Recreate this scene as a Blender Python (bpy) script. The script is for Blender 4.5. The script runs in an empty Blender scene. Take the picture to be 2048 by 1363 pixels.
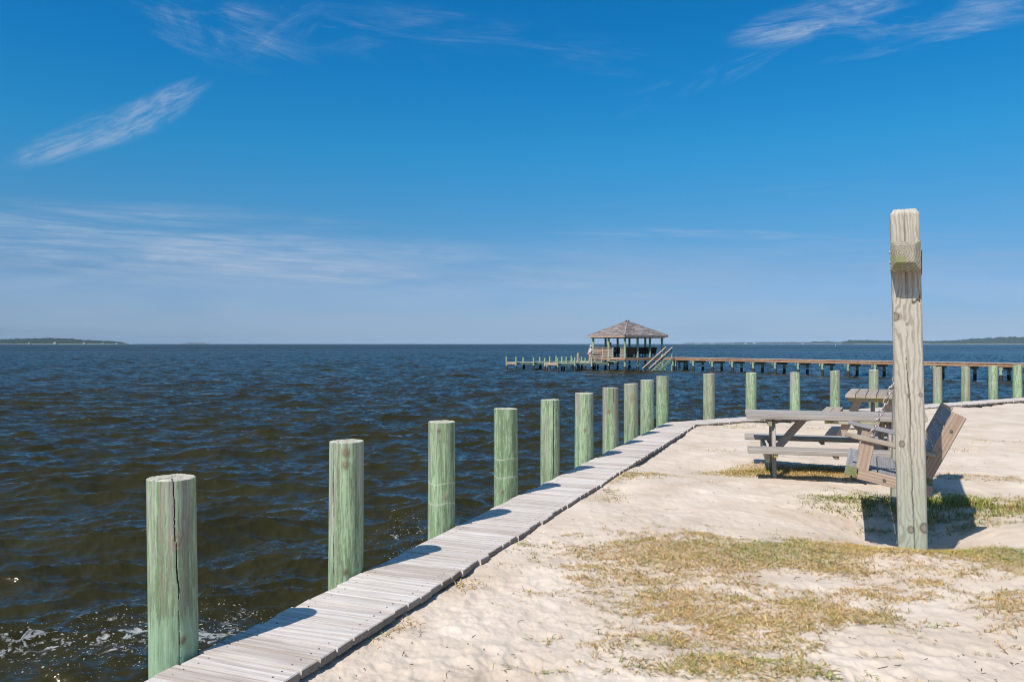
import bpy, math, random
import numpy as np
from mathutils import Vector, Matrix
random.seed(7)
rng = np.random.default_rng(11)
S = bpy.context.scene
COL = S.collection
R = math.radians

# ------------------------------------------------------------------ camera
F = 1593.0            # focal length in photo pixels, kept for measuring the place
EYE = 1.45
cam = bpy.data.cameras.new('camera')
cam.lens = 28.0; cam.sensor_width = 36.0
cam.clip_start = 0.05; cam.clip_end = 60000
camo = bpy.data.objects.new('camera', cam); COL.objects.link(camo)
camo.location = (0, 0, EYE); camo.rotation_euler = (R(90.2), 0, 0)
S.camera = camo

# ------------------------------------------------------------------ light
SUN_EL = 49.6; SUN_AZ = 40.0           # light travels 40 deg right of forward
AZ = R(SUN_AZ)
L = Vector((math.sin(AZ)*math.cos(R(SUN_EL)), math.cos(AZ)*math.cos(R(SUN_EL)), -math.sin(R(SUN_EL))))
sun = bpy.data.lights.new('sun', 'SUN'); sun.energy = 5.0; sun.angle = R(0.53); sun.color = (1.0, 0.955, 0.89)
suno = bpy.data.objects.new('sun', sun); COL.objects.link(suno)
suno.rotation_euler = L.to_track_quat('-Z', 'Y').to_euler()
S.view_settings.view_transform = 'Standard'; S.view_settings.look = 'None'
S.view_settings.exposure = 0.0; S.view_settings.gamma = 1.0
S.view_settings.use_curve_mapping = False
S.cycles.max_bounces = 6; S.cycles.volume_bounces = 0; S.cycles.diffuse_bounces = 3
S.cycles.glossy_bounces = 3; S.cycles.transmission_bounces = 2
S.cycles.use_denoising = True; S.cycles.pixel_filter_type = 'BLACKMAN_HARRIS'; S.cycles.filter_width = 1.1

class NT:
    def __init__(s, tree): s.t = tree; s.n = tree.nodes; s.l = tree.links; s.n.clear()
    def node(s, typ, **kw):
        n = s.n.new(typ)
        for k, v in kw.items(): setattr(n, k, v)
        return n
    def put(s, sock, v):
        if isinstance(v, bpy.types.NodeSocket): s.l.new(v, sock)
        elif v is not None: sock.default_value = v
    def math(s, op, a, b=None, c=None, clamp=False):
        n = s.node('ShaderNodeMath', operation=op, use_clamp=clamp)
        s.put(n.inputs[0], a)
        if b is not None: s.put(n.inputs[1], b)
        if c is not None: s.put(n.inputs[2], c)
        return n.outputs[0]
    def vmath(s, op, a, b=None):
        n = s.node('ShaderNodeVectorMath', operation=op)
        s.put(n.inputs[0], a)
        if b is not None: s.put(n.inputs[1], b)
        return n.outputs[0]
    def noise(s, vec, scale, detail=3, rough=.55, dist=0.0, out=0):
        n = s.node('ShaderNodeTexNoise'); s.put(n.inputs['Vector'], vec)
        n.inputs['Scale'].default_value = scale; n.inputs['Detail'].default_value = detail
        n.inputs['Roughness'].default_value = rough; n.inputs['Distortion'].default_value = dist
        return n.outputs[out]
    def ramp(s, fac, stops):
        n = s.node('ShaderNodeValToRGB'); s.put(n.inputs[0], fac)
        e = n.color_ramp.elements
        while len(e) < len(stops): e.new(0.5)
        for i, (p, c) in enumerate(stops):
            e[i].position = p; e[i].color = (c[0], c[1], c[2], 1) if not isinstance(c, (int, float)) else (c, c, c, 1)
        return n.outputs[0]
    def mix(s, fac, a, b, mode='MIX'):
        n = s.node('ShaderNodeMix', data_type='RGBA', blend_type=mode)
        s.put(n.inputs[0], fac)
        for sock, v in ((n.inputs[6], a), (n.inputs[7], b)):
            if isinstance(v, tuple) and len(v) == 3: v = (*v, 1)
            s.put(sock, v)
        return n.outputs[2]
    def mapping(s, vec, scale=(1, 1, 1), loc=(0, 0, 0), rot=(0, 0, 0)):
        n = s.node('ShaderNodeMapping'); s.put(n.inputs[0], vec)
        n.inputs['Scale'].default_value = scale; n.inputs['Location'].default_value = loc; n.inputs['Rotation'].default_value = rot
        return n.outputs[0]
    def comb(s, x, y, z):
        n = s.node('ShaderNodeCombineXYZ'); s.put(n.inputs[0], x); s.put(n.inputs[1], y); s.put(n.inputs[2], z); return n.outputs[0]
    def sep(s, v):
        n = s.node('ShaderNodeSeparateXYZ'); s.put(n.inputs[0], v); return n.outputs
    def attr(s, name, out='Fac'):
        n = s.node('ShaderNodeAttribute', attribute_name=name); return n.outputs[out]
    def smooth(s, v, a, b):
        n = s.node('ShaderNodeMapRange', interpolation_type='SMOOTHSTEP'); s.put(n.inputs[0], v)
        n.inputs[1].default_value = a; n.inputs[2].default_value = b; return n.outputs[0]

# ------------------------------------------------------------------ world: Nishita sky with thin cirrus
world = bpy.data.worlds.new('World'); S.world = world; world.use_nodes = True
w = NT(world.node_tree)
sky = w.node('ShaderNodeTexSky', sky_type='NISHITA', sun_disc=False)
sky.sun_elevation = R(SUN_EL); sky.sun_rotation = R(180 + SUN_AZ)
sky.altitude = 0; sky.air_density = 1.0; sky.dust_density = 0.55; sky.ozone_density = 3.0
geo = w.node('ShaderNodeTexCoord')
gx, gy, gz = w.sep(geo.outputs['Generated'])
ysafe = w.math('MAXIMUM', gy, 0.02)
U = w.math('DIVIDE', gx, ysafe); V = w.math('DIVIDE', gz, ysafe)
front = w.smooth(gy, 0.1, 0.35)
hs = w.node('ShaderNodeHueSaturation'); hs.inputs['Saturation'].default_value = 1.28; hs.inputs['Hue'].default_value = 0.493
hs.inputs['Value'].default_value = 0.98
w.l.new(sky.outputs[0], hs.inputs['Color'])
def wisp(cx, cy, rx, ry, ang, nscale, stretch, lo, hi, amt, seed):
    # an elongated cirrus streak: centre and radii are tangents of sky angles
    vec = w.comb(U, V, 0.0)
    m = w.mapping(vec, loc=(-cx, -cy, 0))
    m = w.node('ShaderNodeVectorRotate', rotation_type='Z_AXIS'); w.put(m.inputs[0], vec)
    m.inputs['Center'].default_value = (cx, cy, 0); m.inputs['Angle'].default_value = -ang
    d = w.vmath('SUBTRACT', m.outputs[0], (cx, cy, 0))
    x, y, _ = w.sep(d)
    q = w.math('ADD', w.math('POWER', w.math('ABSOLUTE', w.math('DIVIDE', x, rx)), 2), w.math('POWER', w.math('ABSOLUTE', w.math('DIVIDE', y, ry)), 2))
    fall = w.math('SUBTRACT', 1.0, w.smooth(q, 0.05, 1.3))
    nv = w.mapping(d, scale=(1, stretch, 1), loc=(seed, seed*1.7, seed*.3))
    n = w.noise(nv, nscale, 7, .62, .9)
    n = w.smooth(n, lo, hi)
    fb = w.noise(w.mapping(d, scale=(1, stretch*3.2, 1), loc=(seed*2, seed, 0)), nscale*2.2, 6, .7, .6)
    n = w.math('MULTIPLY', n, w.smooth(fb, .20, .72))
    return w.math('MULTIPLY', w.math('MULTIPLY', n, fall), amt)
def P(px, py): return ((px-1024)/F, (687-py)/F)
parts = []
for (px, py, rx, ry, ang, ns, st, lo, hi, amt, sd) in (
    (190, 262, .12, .024, R(20), 8, 2.2, .34, .70, .66, 3.1),
    (300, 225, .085, .024, R(27), 13, 2.6, .34, .68, .7, 33.1),
    (330, 205, .055, .016, R(30), 16, 3.5, .40, .75, .40, 5.2),
    (430, 55, .13, .045, R(-18), 8, 3.2, .42, .80, .50, 8.3),
    (560, 60, .06, .03, R(35), 12, 3, .42, .8, .25, 2.2),
    (1640, 35, .115, .026, R(14), 9, 3.5, .36, .70, .70, 4.4),
    (1850, 30, .20, .030, R(6), 7, 4.0, .40, .75, .50, 1.4),
    (1870, 75, .14, .010, R(12), 10, 6, .38, .70, .35, 6.4),
    (1500, 120, .10, .018, R(25), 10, 5, .45, .75, .20, 9.4),
    (1330, 190, .07, .02, R(20), 12, 4, .5, .8, .22, 7.7),
    (900, 80, .28, .045, R(-6), 6, 5, .45, .85, .28, 12.7),
    (300, 490, .42, .055, R(-3), 4, 7, .26, .78, .72, 13.2),
    (800, 535, .42, .036, R(-3), 6, 9, .33, .75, .48, 15.9),
    (1500, 468, .30, .008, R(-1), 8, 12, .38, .75, .35, 17.3),
    (1750, 520, .30, .025, R(2), 7, 10, .42, .8, .25, 19.3),
    (430, 436, .24, .008, R(-2), 8, 10, .4, .8, .22, 21.3),
    (1560, 385, .25, .010, R(4), 8, 10, .45, .8, .16, 23.3)):
    c = P(px, py); parts.append(wisp(c[0], c[1], rx, ry, ang, ns, st, lo, hi, amt, sd))
tot = parts[0]
for p in parts[1:]: tot = w.math('ADD', tot, p)
# broad milky veil low over the water
el = w.math('SUBTRACT', 1.0, w.smooth(V, 0.02, 0.24))
veil = w.math('MULTIPLY', w.noise(w.mapping(w.comb(U, V, 0.0), scale=(1, 7, 1), loc=(3, 1, 0)), 3.0, 5, .55, .5), el)
tot = w.math('ADD', tot, w.math('MULTIPLY', w.smooth(veil, .15, .62), .34))
tot = w.math('MULTIPLY', w.math('MINIMUM', tot, .8), front)
tint = w.ramp(gz, [(0.0, (.33, .545, 1.04)), (.012, (.315, .50, .95)), (.03, (.305, .46, .84)), (.086, (.33, .46, .68)), (.147, (.325, .56, .715)), (.236, (.20, .70, .84)), (.32, (.11, .70, .90)), (.40, (.08, .69, .92)), (.48, (.50, .85, .98)), (.62, (.85, .95, 1.0)), (1.0, (.9, .95, 1.0))])
base_sky = w.mix(1.0, hs.outputs[0], tint, 'MULTIPLY')
base_sky = w.mix(1.0, base_sky, (1.5, 1.5, 1.5), 'MULTIPLY')
cc = w.mix(tot, base_sky, (4.6, 5.6, 7.2))
bg = w.node('ShaderNodeBackground'); w.l.new(cc, bg.inputs[0]); bg.inputs[1].default_value = 0.095
wo = w.node('ShaderNodeOutputWorld'); w.l.new(bg.outputs[0], wo.inputs[0])

# ------------------------------------------------------------------ numpy noise
class Field:
    """periodic smooth random field on the unit square, zero mean and unit variance"""
    def __init__(s, seed, beta=1.6, n=512, kmin=1, kmax=1e9):
        g = np.random.default_rng(seed)
        f = np.fft.fft2(g.standard_normal((n, n)))
        k = np.fft.fftfreq(n, 1/n); K = np.hypot(k[:, None], k[None, :]); K[0, 0] = 1
        A = K**(-beta); A[(K < kmin) | (K > kmax)] = 0; A[0, 0] = 0
        h = np.fft.ifft2(f*A).real; s.h = (h/h.std()).astype(np.float32); s.n = n
    def __call__(s, u, v):
        return samp(s.h, u, v)
def samp(h, u, v):
    n = h.shape[0]
    x = (np.asarray(u) % 1.0)*n; y = (np.asarray(v) % 1.0)*n
    i = np.floor(x).astype(np.int64); j = np.floor(y).astype(np.int64)
    fx = x-i; fy = y-j; i %= n; j %= n; i2 = (i+1) % n; j2 = (j+1) % n
    return (h[i, j]*(1-fx)+h[i2, j]*fx)*(1-fy)+(h[i, j2]*(1-fx)+h[i2, j2]*fx)*fy
def sstep(x, a, b):
    t = np.clip((x-a)/(b-a), 0, 1); return t*t*(3-2*t)
FA = Field(1, 1.7); FB = Field(2, 1.4); FC = Field(3, 1.9); FW = Field(4, 1.2)

# ------------------------------------------------------------------ materials
def mat(name):
    m = bpy.data.materials.new(name); m.use_nodes = True
    t = NT(m.node_tree); out = t.node('ShaderNodeOutputMaterial')
    b = t.node('ShaderNodeBsdfPrincipled'); t.l.new(b.outputs[0], out.inputs[0])
    return m, t, b, out
def bump(t, b, h, strength, dist):
    n = t.node('ShaderNodeBump'); n.inputs['Strength'].default_value = strength; n.inputs['Distance'].default_value = dist
    t.put(n.inputs['Height'], h); t.l.new(n.outputs[0], b.inputs['Normal'])
def wood(name, light, dark, ring=90.0, streak=.45, moss=0.0, mossc=(.16, .19, .04), rough=.85, bl=.004, var=.35):
    """sawn timber: rings about a pith beside each board, streaks along the grain"""
    m, t, b, _ = mat(name)
    g = t.attr('grain', 'Vector'); r = t.attr('rnd')
    x, y, z = t.sep(g)
    warp = t.noise(t.mapping(g, scale=(1.3, 6, 6)), 1.0, 2, .5, 0)
    rad = t.math('SQRT', t.math('ADD', t.math('POWER', y, 2), t.math('POWER', z, 2)))
    ph = t.math('ADD', t.math('MULTIPLY', rad, ring*6.283), t.math('MULTIPLY', warp, 9.0))
    rg = t.math('MULTIPLY_ADD', t.math('SINE', ph), .5, .5)
    rg = t.math('POWER', rg, 1.6)
    st = t.noise(t.mapping(g, scale=(1.1, 70, 70)), 1.0, 4, .65, 0)
    st2 = t.noise(t.mapping(g, scale=(3.5, 240, 240)), 1.0, 2, .6, 0)
    blot = t.noise(t.mapping(g, scale=(2.2, 5, 5), loc=(7, 3, 1)), 1.0, 3, .6, .4)
    f = t.math('ADD', t.math('MULTIPLY', rg, .30), t.math('MULTIPLY', t.smooth(st, .3, .7), streak))
    f = t.math('ADD', f, t.math('MULTIPLY', t.math('SUBTRACT', blot, .35), .7))
    f = t.math('ADD', f, t.math('MULTIPLY', t.math('SUBTRACT', r, .5), var))
    c = t.ramp(f, [(0.05, dark), (.95, light)])
    dk = t.smooth(st2, .30, .42)
    c = t.mix(t.math('MULTIPLY', t.math('SUBTRACT', 1.0, dk), .5), c, tuple(v*.35 for v in dark))
    if moss:
        ms = t.smooth(t.noise(t.mapping(g, scale=(4, 9, 9), loc=(2, 9, 4)), 1.0, 4, .6, .3), .62-moss*.3, .72-moss*.2)
        c = t.mix(t.math('MULTIPLY', ms, .75), c, mossc)
    t.l.new(c, b.inputs['Base Color']); b.inputs['Roughness'].default_value = rough
    b.inputs['Specular IOR Level'].default_value = .25
    bump(t, b, t.math('ADD', t.math('MULTIPLY', st, 1.0), t.math('MULTIPLY', t.math('ADD', st2, rg), .35)), .55, bl)
    return m
def plain(name, c, rough=.6, metal=0.0, nscale=30, amt=.25, c2=None, bd=.002):
    m, t, b, _ = mat(name)
    tc = t.node('ShaderNodeTexCoord').outputs['Object']
    n = t.noise(tc, nscale, 4, .6)
    c2 = c2 or tuple(v*(1-amt*1.6) for v in c)
    t.l.new(t.mix(t.smooth(n, .3, .7), c2, c), b.inputs['Base Color'])
    b.inputs['Roughness'].default_value = rough; b.inputs['Metallic'].default_value = metal
    bump(t, b, n, .4, bd)
    return m
def vcol(name, rough=.8, bscale=(60, 60, 8), bd=.003, amt=.25):
    m, t, b, _ = mat(name)
    c = t.attr('col', 'Color'); tc = t.node('ShaderNodeTexCoord').outputs['Object']
    n = t.noise(t.mapping(tc, scale=bscale), 1.0, 4, .65)
    c = t.mix(t.math('MULTIPLY', t.math('SUBTRACT', 1.0, t.smooth(n, .30, .55)), amt), c, (.05, .045, .035))
    t.l.new(c, b.inputs['Base Color']); b.inputs['Roughness'].default_value = rough
    b.inputs['Specular IOR Level'].default_value = .25
    bump(t, b, n, .6, bd); return m
M = {
 'deck': wood('bleached deck planks', (.74, .67, .60), (.42, .345, .285), 22, .42, var=.40),
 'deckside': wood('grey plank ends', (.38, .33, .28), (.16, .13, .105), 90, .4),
 'table': wood('weathered grey brown timber', (.48, .425, .375), (.25, .21, .175), 70, .5),
 'tablemoss': wood('weathered timber with yellow moss', (.42, .38, .30), (.20, .17, .12), 70, .5, moss=.55, mossc=(.30, .30, .05)),
 'table2': wood('tan grey timber', (.49, .41, .325), (.28, .22, .165), 70, .45),
 'swing_tan': wood('tan cedar', (.52, .39, .295), (.33, .23, .165), 40, .35, var=.2),
 'swing_grey': wood('blue grey weathered slats', (.40, .385, .38), (.22, .21, .205), 60, .4, var=.25),
 'swing_moss': wood('mossy timber', (.30, .29, .18), (.12, .12, .06), 60, .4, moss=.6, mossc=(.17, .19, .05)),
 'beam': wood('cracked grey green beam', (.52, .47, .37), (.17, .145, .10), 62, .25, moss=.28, mossc=(.24, .25, .09), var=.1),
 'pier_side': wood('orange brown stringer', (.52, .31, .18), (.24, .12, .06), 30, .5, bl=.01),
 'pier_top': wood('pink grey pier deck', (.58, .46, .40), (.32, .22, .18), 30, .5, bl=.01),
 'green': wood('green treated lumber', (.40, .50, .34), (.22, .30, .18), 30, .5, bl=.01),
 'dockwood': wood('pale green grey dock boards', (.52, .53, .42), (.30, .32, .22), 30, .4, bl=.01),
 'railwood': wood('pink tan rail boards', (.60, .45, .36), (.36, .22, .15), 30, .4, bl=.01),
 'dark': wood('dark brown bench slats', (.20, .11, .065), (.075, .04, .025), 20, .5, bl=.01),
 'roof': wood('weathered roof shingles', (.40, .335, .30), (.13, .105, .095), 8, .5, bl=.02, var=.8),
 'under': plain('dark wet wood', (.055, .05, .04), .7, 0, 6, .3),
 'bulk': wood('bulkhead sheeting', (.28, .30, .20), (.10, .10, .06), 30, .5, moss=.4),
 'steel': plain('weathered chain steel', (.62, .56, .54), .42, .6, 60, .3, (.34, .24, .19)),
 'bolt': plain('galvanised bolt', (.33, .30, .28), .45, .8, 60, .3),
 'iron': plain('black iron strap', (.03, .03, .03), .5, .5, 40, .3),
 'pile': vcol('green treated pile', .82, (70, 70, 4), .004, .34),
 'post': vcol('weathered square post', .85, (90, 90, 6), .002, .14),
 'white': plain('white boards', (.50, .50, .48), .6, 0, .3, .1),
 'houseroof': plain('grey house roof', (.16, .15, .15), .7, 0, .3, .2),
 'skin': plain('sunlit skin', (.50, .30, .22), .5, 0, 20, .05),
 'shirt_white': plain('white shirt cloth', (.78, .76, .74), .8, 0, 20, .05),
 'shorts_pink': plain('pink shorts cloth', (.62, .28, .26), .8, 0, 20, .1),
 'navy': plain('navy blue cloth', (.02, .06, .22), .8, 0, 20, .2),
 'hair': plain('dark hair', (.03, .022, .018), .6, 0, 60, .3),
 'hat': plain('white sun hat cloth', (.72, .73, .66), .8, 0, 60, .1),
}

# ------------------------------------------------------------------ builders
ORG = {}
def link(o): COL.objects.link(o); return o
def tag(o, label, cat, group=None):
    o['label'] = label; o['category'] = cat
    if group: o['group'] = group
    return o
def thing(name, loc, label, cat, group=None):
    o = link(bpy.data.objects.new(name, None)); o.location = loc; o.empty_display_size = .1
    ORG[o.name] = Vector(loc); return tag(o, label, cat, group)
def np_mesh(name, verts, faces4=None, faces3=None, smooth=False):
    me = bpy.data.meshes.new(name)
    verts = np.asarray(verts, np.float32)
    loops = []; starts = []; tot = 0
    if faces4 is not None and len(faces4):
        f = np.asarray(faces4, np.int32); loops.append(f.ravel()); starts.append(np.arange(len(f))*4); tot = len(f)*4
    if faces3 is not None and len(faces3):
        f = np.asarray(faces3, np.int32); loops.append(f.ravel()); starts.append(tot+np.arange(len(f))*3)
    loops = np.concatenate(loops).astype(np.int32); starts = np.concatenate(starts).astype(np.int32)
    me.vertices.add(len(verts)); me.vertices.foreach_set('co', verts.ravel())
    me.loops.add(len(loops)); me.loops.foreach_set('vertex_index', loops)
    me.polygons.add(len(starts)); me.polygons.foreach_set('loop_start', starts)
    if smooth: me.polygons.foreach_set('use_smooth', np.ones(len(starts), bool))
    me.update(calc_edges=True); me.validate()
    return me
def set_attr(me, name, kind, arr):
    a = me.attributes.new(name, kind, 'POINT')
    a.data.foreach_set({'FLOAT': 'value', 'FLOAT_VECTOR': 'vector', 'FLOAT_COLOR': 'color'}[kind], np.asarray(arr, np.float32).ravel())
class MB:
    """collects pieces of ONE part as one mesh"""
    def __init__(s): s.v = []; s.f = []; s.g = []; s.r = []; s.m = []
    def add(s, vs, fs, gs, r, mi=None):
        s.m += mi or [0]*len(fs)
        n = len(s.v); s.v += [tuple(v) for v in vs]; s.f += [tuple(n+i for i in f) for f in fs]
        s.g += [tuple(g) for g in gs]; s.r += [r]*len(vs)
    def prism(s, a, b, prof, side, up, r=None, endprof=None, x0=None):
        """extrude profile [(y,z)] from a to b; side and up span the section"""
        a = Vector(a); b = Vector(b); n = len(prof); r = random.random() if r is None else r
        ln = (b-a).length; x0 = random.uniform(0, 40) if x0 is None else x0
        py = random.choice((-1, 1))*random.uniform(.02, .10); pz = -random.uniform(.03, .12)
        if x0 == 3.0: py, pz = -.025, .015
        rings = [(a, prof, 0.0), (b, endprof or prof, ln)]
        vs = []; gs = []
        for (c, pr, d) in rings:
            for (y, z) in pr:
                vs.append(c+side*y+up*z); gs.append((x0+d, y-py, z-pz))
        fs = [(i, (i+1) % n, n+(i+1) % n, n+i) for i in range(n)]
        fs += [tuple(range(n-1, -1, -1)), tuple(range(n, 2*n))]
        s.add(vs, fs, gs, r)
    def board(s, a, b, w, t, up=(0, 0, 1), bev=.004, r=None):
        """board from a to b (centre line), width w across, thickness t along up"""
        a = Vector(a); b = Vector(b); d = (b-a).normalized(); up = Vector(up)
        side = d.cross(up)
        if side.length < 1e-5: side = d.cross(Vector((1, 0, 0)))
        side.normalize(); up = side.cross(d).normalized()
        hw, ht = w/2, t/2; e = min(bev, hw*.4, ht*.4)
        prof = [(-hw+e, -ht), (hw-e, -ht), (hw, -ht+e), (hw, ht-e), (hw-e, ht), (-hw+e, ht), (-hw, ht-e), (-hw, -ht+e)]
        s.prism(a, b, prof, side, up, r)
    def quadslab(s, q, t, axis_len, r=None):
        """plank from four top corners (long edges 0-1 and 3-2), thickness t downward, softened top edge"""
        r = random.random() if r is None else r; q = [Vector(p) for p in q]
        x0 = random.uniform(0, 60); py = random.uniform(-.1, .1); pz = -random.uniform(.03, .09)
        vs = []; gs = []; c = (q[0]+q[1]+q[2]+q[3])/4; e = .005
        ln = (q[1]-q[0]).length; wd = (q[3]-q[0]).length
        base = [(0, 0), (ln, 0), (ln, wd), (0, wd)]
        for lvl in range(3):
            for k, p in enumerate(q):
                ins = (c-p).normalized()*e if lvl == 0 else Vector((0, 0, 0))
                z = [0, -e, -t][lvl]
                vs.append(p+ins+Vector((0, 0, z))); gs.append((x0+base[k][0], base[k][1]-py, z-pz))
        fs = [(0, 1, 2, 3)]
        for l in (0, 4): fs += [(l+i, l+4+i, l+4+(i+1) % 4, l+(i+1) % 4) for i in range(4)]
        fs += [(11, 10, 9, 8)]
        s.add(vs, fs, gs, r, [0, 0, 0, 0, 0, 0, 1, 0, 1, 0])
    def tube(s, pts, rad, seg=8, r=None, cap=True, taper=None):
        pts = [Vector(p) for p in pts]; r = random.random() if r is None else r; vs = []; gs = []; x0 = random.uniform(0, 40); d = 0
        for i, p in enumerate(pts):
            t = (pts[min(i+1, len(pts)-1)]-pts[max(i-1, 0)]).normalized()
            a = t.cross(Vector((0, 0, 1)) if abs(t.z) < .9 else Vector((1, 0, 0))).normalized(); b = t.cross(a)
            rr = rad if taper is None else taper[i]
            if i: d += (p-pts[i-1]).length
            for k in range(seg):
                an = 2*math.pi*k/seg; vs.append(p+a*math.cos(an)*rr+b*math.sin(an)*rr); gs.append((x0+d, math.cos(an)*rr+.02, math.sin(an)*rr))
        fs = [(i*seg+k, i*seg+(k+1) % seg, (i+1)*seg+(k+1) % seg, (i+1)*seg+k) for i in range(len(pts)-1) for k in range(seg)]
        if cap: fs += [tuple(range(seg-1, -1, -1)), tuple((len(pts)-1)*seg+k for k in range(seg))]
        s.add(vs, fs, gs, r)
    def torus(s, c, ax, lx, R1, R2, r0, n=14, m=6):
        """stadium-shaped ring in plane (lx, ax x lx); R1 long and R2 short half size"""
        c = Vector(c); ax = Vector(ax).normalized(); lx = Vector(lx).normalized(); ly = ax.cross(lx)
        ring = [lx*math.cos(a)*R1+ly*math.copysign(abs(math.sin(a))**.8, math.sin(a))*R2 for a in [2*math.pi*i/n for i in range(n)]]
        vs = []
        for i, p in enumerate(ring):
            t = (ring[(i+1) % n]-ring[i-1]).normalized(); o = t.cross(ax)
            for k in range(m):
                an = 2*math.pi*k/m; vs.append(c+p+o*math.cos(an)*r0+ax*math.sin(an)*r0)
        fs = [(i*m+k, ((i+1) % n)*m+k, ((i+1) % n)*m+(k+1) % m, i*m+(k+1) % m) for i in range(n) for k in range(m)]
        s.add(vs, fs, [(0, 0, 0)]*len(vs), .5)
    def build(s, name, m, parent=None, origin=None, smooth=False, label=None):
        if parent is not None: origin = ORG[parent.name]
        origin = Vector(origin) if origin is not None else Vector((0, 0, 0))
        me = bpy.data.meshes.new(name)
        me.from_pydata([tuple(Vector(v)-origin) for v in s.v], [], s.f)
        set_attr(me, 'grain', 'FLOAT_VECTOR', s.g); set_attr(me, 'rnd', 'FLOAT', s.r)
        if smooth: me.polygons.foreach_set('use_smooth', np.ones(len(me.polygons), bool))
        me.update(); me.materials.append(m if not isinstance(m, str) else M[m])
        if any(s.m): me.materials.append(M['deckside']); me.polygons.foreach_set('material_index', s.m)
        o = link(bpy.data.objects.new(name, me))
        if parent is not None: o.parent = parent
        else: o.location = origin
        ORG[o.name] = origin
        if label: o['label'] = label
        return o
def copy_tree(o, parent=None):
    c = o.copy(); COL.objects.link(c); c.parent = parent
    for ch in [x for x in bpy.data.objects if x.parent == o]: copy_tree(ch, c)
    return c
def v2(a, z=0.0): return Vector((a[0], a[1], z))

# ------------------------------------------------------------------ plan of the shore (metres)
WATER = -1.15
A1 = np.array((-1.4645, 3.75)); d1 = np.array((.3665, .930)); d1 /= np.linalg.norm(d1)
C0 = np.array((2.862, 14.73)); d2 = np.array((.849, .528)); d2 /= np.linalg.norm(d2)
A1 = C0 - d1*((C0-A1)@d1)
r1 = np.array((d1[1], -d1[0])); r2 = np.array((d2[1], -d2[0]))      # to the landward side
WALK = .565
def sd(x, y):     # distance landward of the seaward edge of the walk
    return np.minimum((x-C0[0])*r1[0]+(y-C0[1])*r1[1], (x-C0[0])*r2[0]+(y-C0[1])*r2[1])
def px2g(px, py, z=-.06):
    D = F*(EYE-z)/(py-687.0); return ((px-1024)/F*D, D)

# swing frame plan
SU = np.array((.410, .912)); SU /= np.linalg.norm(SU); SV = np.array((SU[1], -SU[0]))
SP0 = np.array((2.90, 5.79)); SPL = 2.0
def gz_fn(x, y):
    """height of the sand"""
    x = np.asarray(x, float); y = np.asarray(y, float)
    z = -.062 + .018*FC(x/9.0, y/9.0) + .012*FA(x/3.1+.3, y/3.1)
    near = np.exp(-(np.hypot(x, y)/16)**2)
    z += near*(.0022*FB(x/1.7, y/1.7+.2)+.004*FW(x/2.3+.1, y/2.3))
    s = sd(x, y); z += .012*np.exp(-((s-WALK)/.25)**2)
    z = np.where(s < WALK+.22, np.minimum(z, -.030-.12*np.clip(.05-(s-WALK), 0, .2)), z)
    z += .055*np.exp(-(((x-2.80)/.42)**2+((y-5.60)/.28)**2))
    # hollow scuffed out under the swing, with a lip of sand in front
    for (s0, v0, a, b, dep) in ((1.05, -.10, .75, .60, .12), (.85, .25, .7, .5, .04), (1.3, .1, .9, .7, .03)):
        cx, cy = SP0+SU*s0+SV*v0
        u = (x-cx)*SU[0]+(y-cy)*SU[1]; v = (x-cx)*SV[0]+(y-cy)*SV[1]
        z -= dep*np.exp(-((u/a)**2+(v/b)**2)**1.5)
    cx, cy = px2g(1650, 930); z -= .03*np.exp(-(((x-cx)/.9)**2+((y-cy)/.5)**2))
    return z
# footprints and scuffs
fp = []
g2 = np.random.default_rng(5)
for k in range(620):
    px = g2.uniform(560, 2040); py = 830+530*g2.random()**.8
    X, Y = px2g(px, py)
    if sd(X, Y) < WALK+.15: continue
    fp.append((X, Y, g2.uniform(0, 6.28), g2.uniform(.05, .13), g2.uniform(.04, .06), g2.uniform(.0025, .0065)))
def foot(x, y):
    z = np.zeros_like(x)
    for (X, Y, a, l, wd, dp) in fp:
        m = np.nonzero((abs(x-X) < .4) & (abs(y-Y) < .4))[0]
        if len(m) == 0: continue
        dx = x[m]-X; dy = y[m]-Y; c, s = math.cos(a), math.sin(a)
        q = ((dx*c+dy*s)/l)**2+((-dx*s+dy*c)/wd)**2
        z[m] += -dp*np.exp(-q**1.5)+dp*.55*np.exp(-((np.sqrt(q)-1.5)/.35)**2)
    return z

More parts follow.
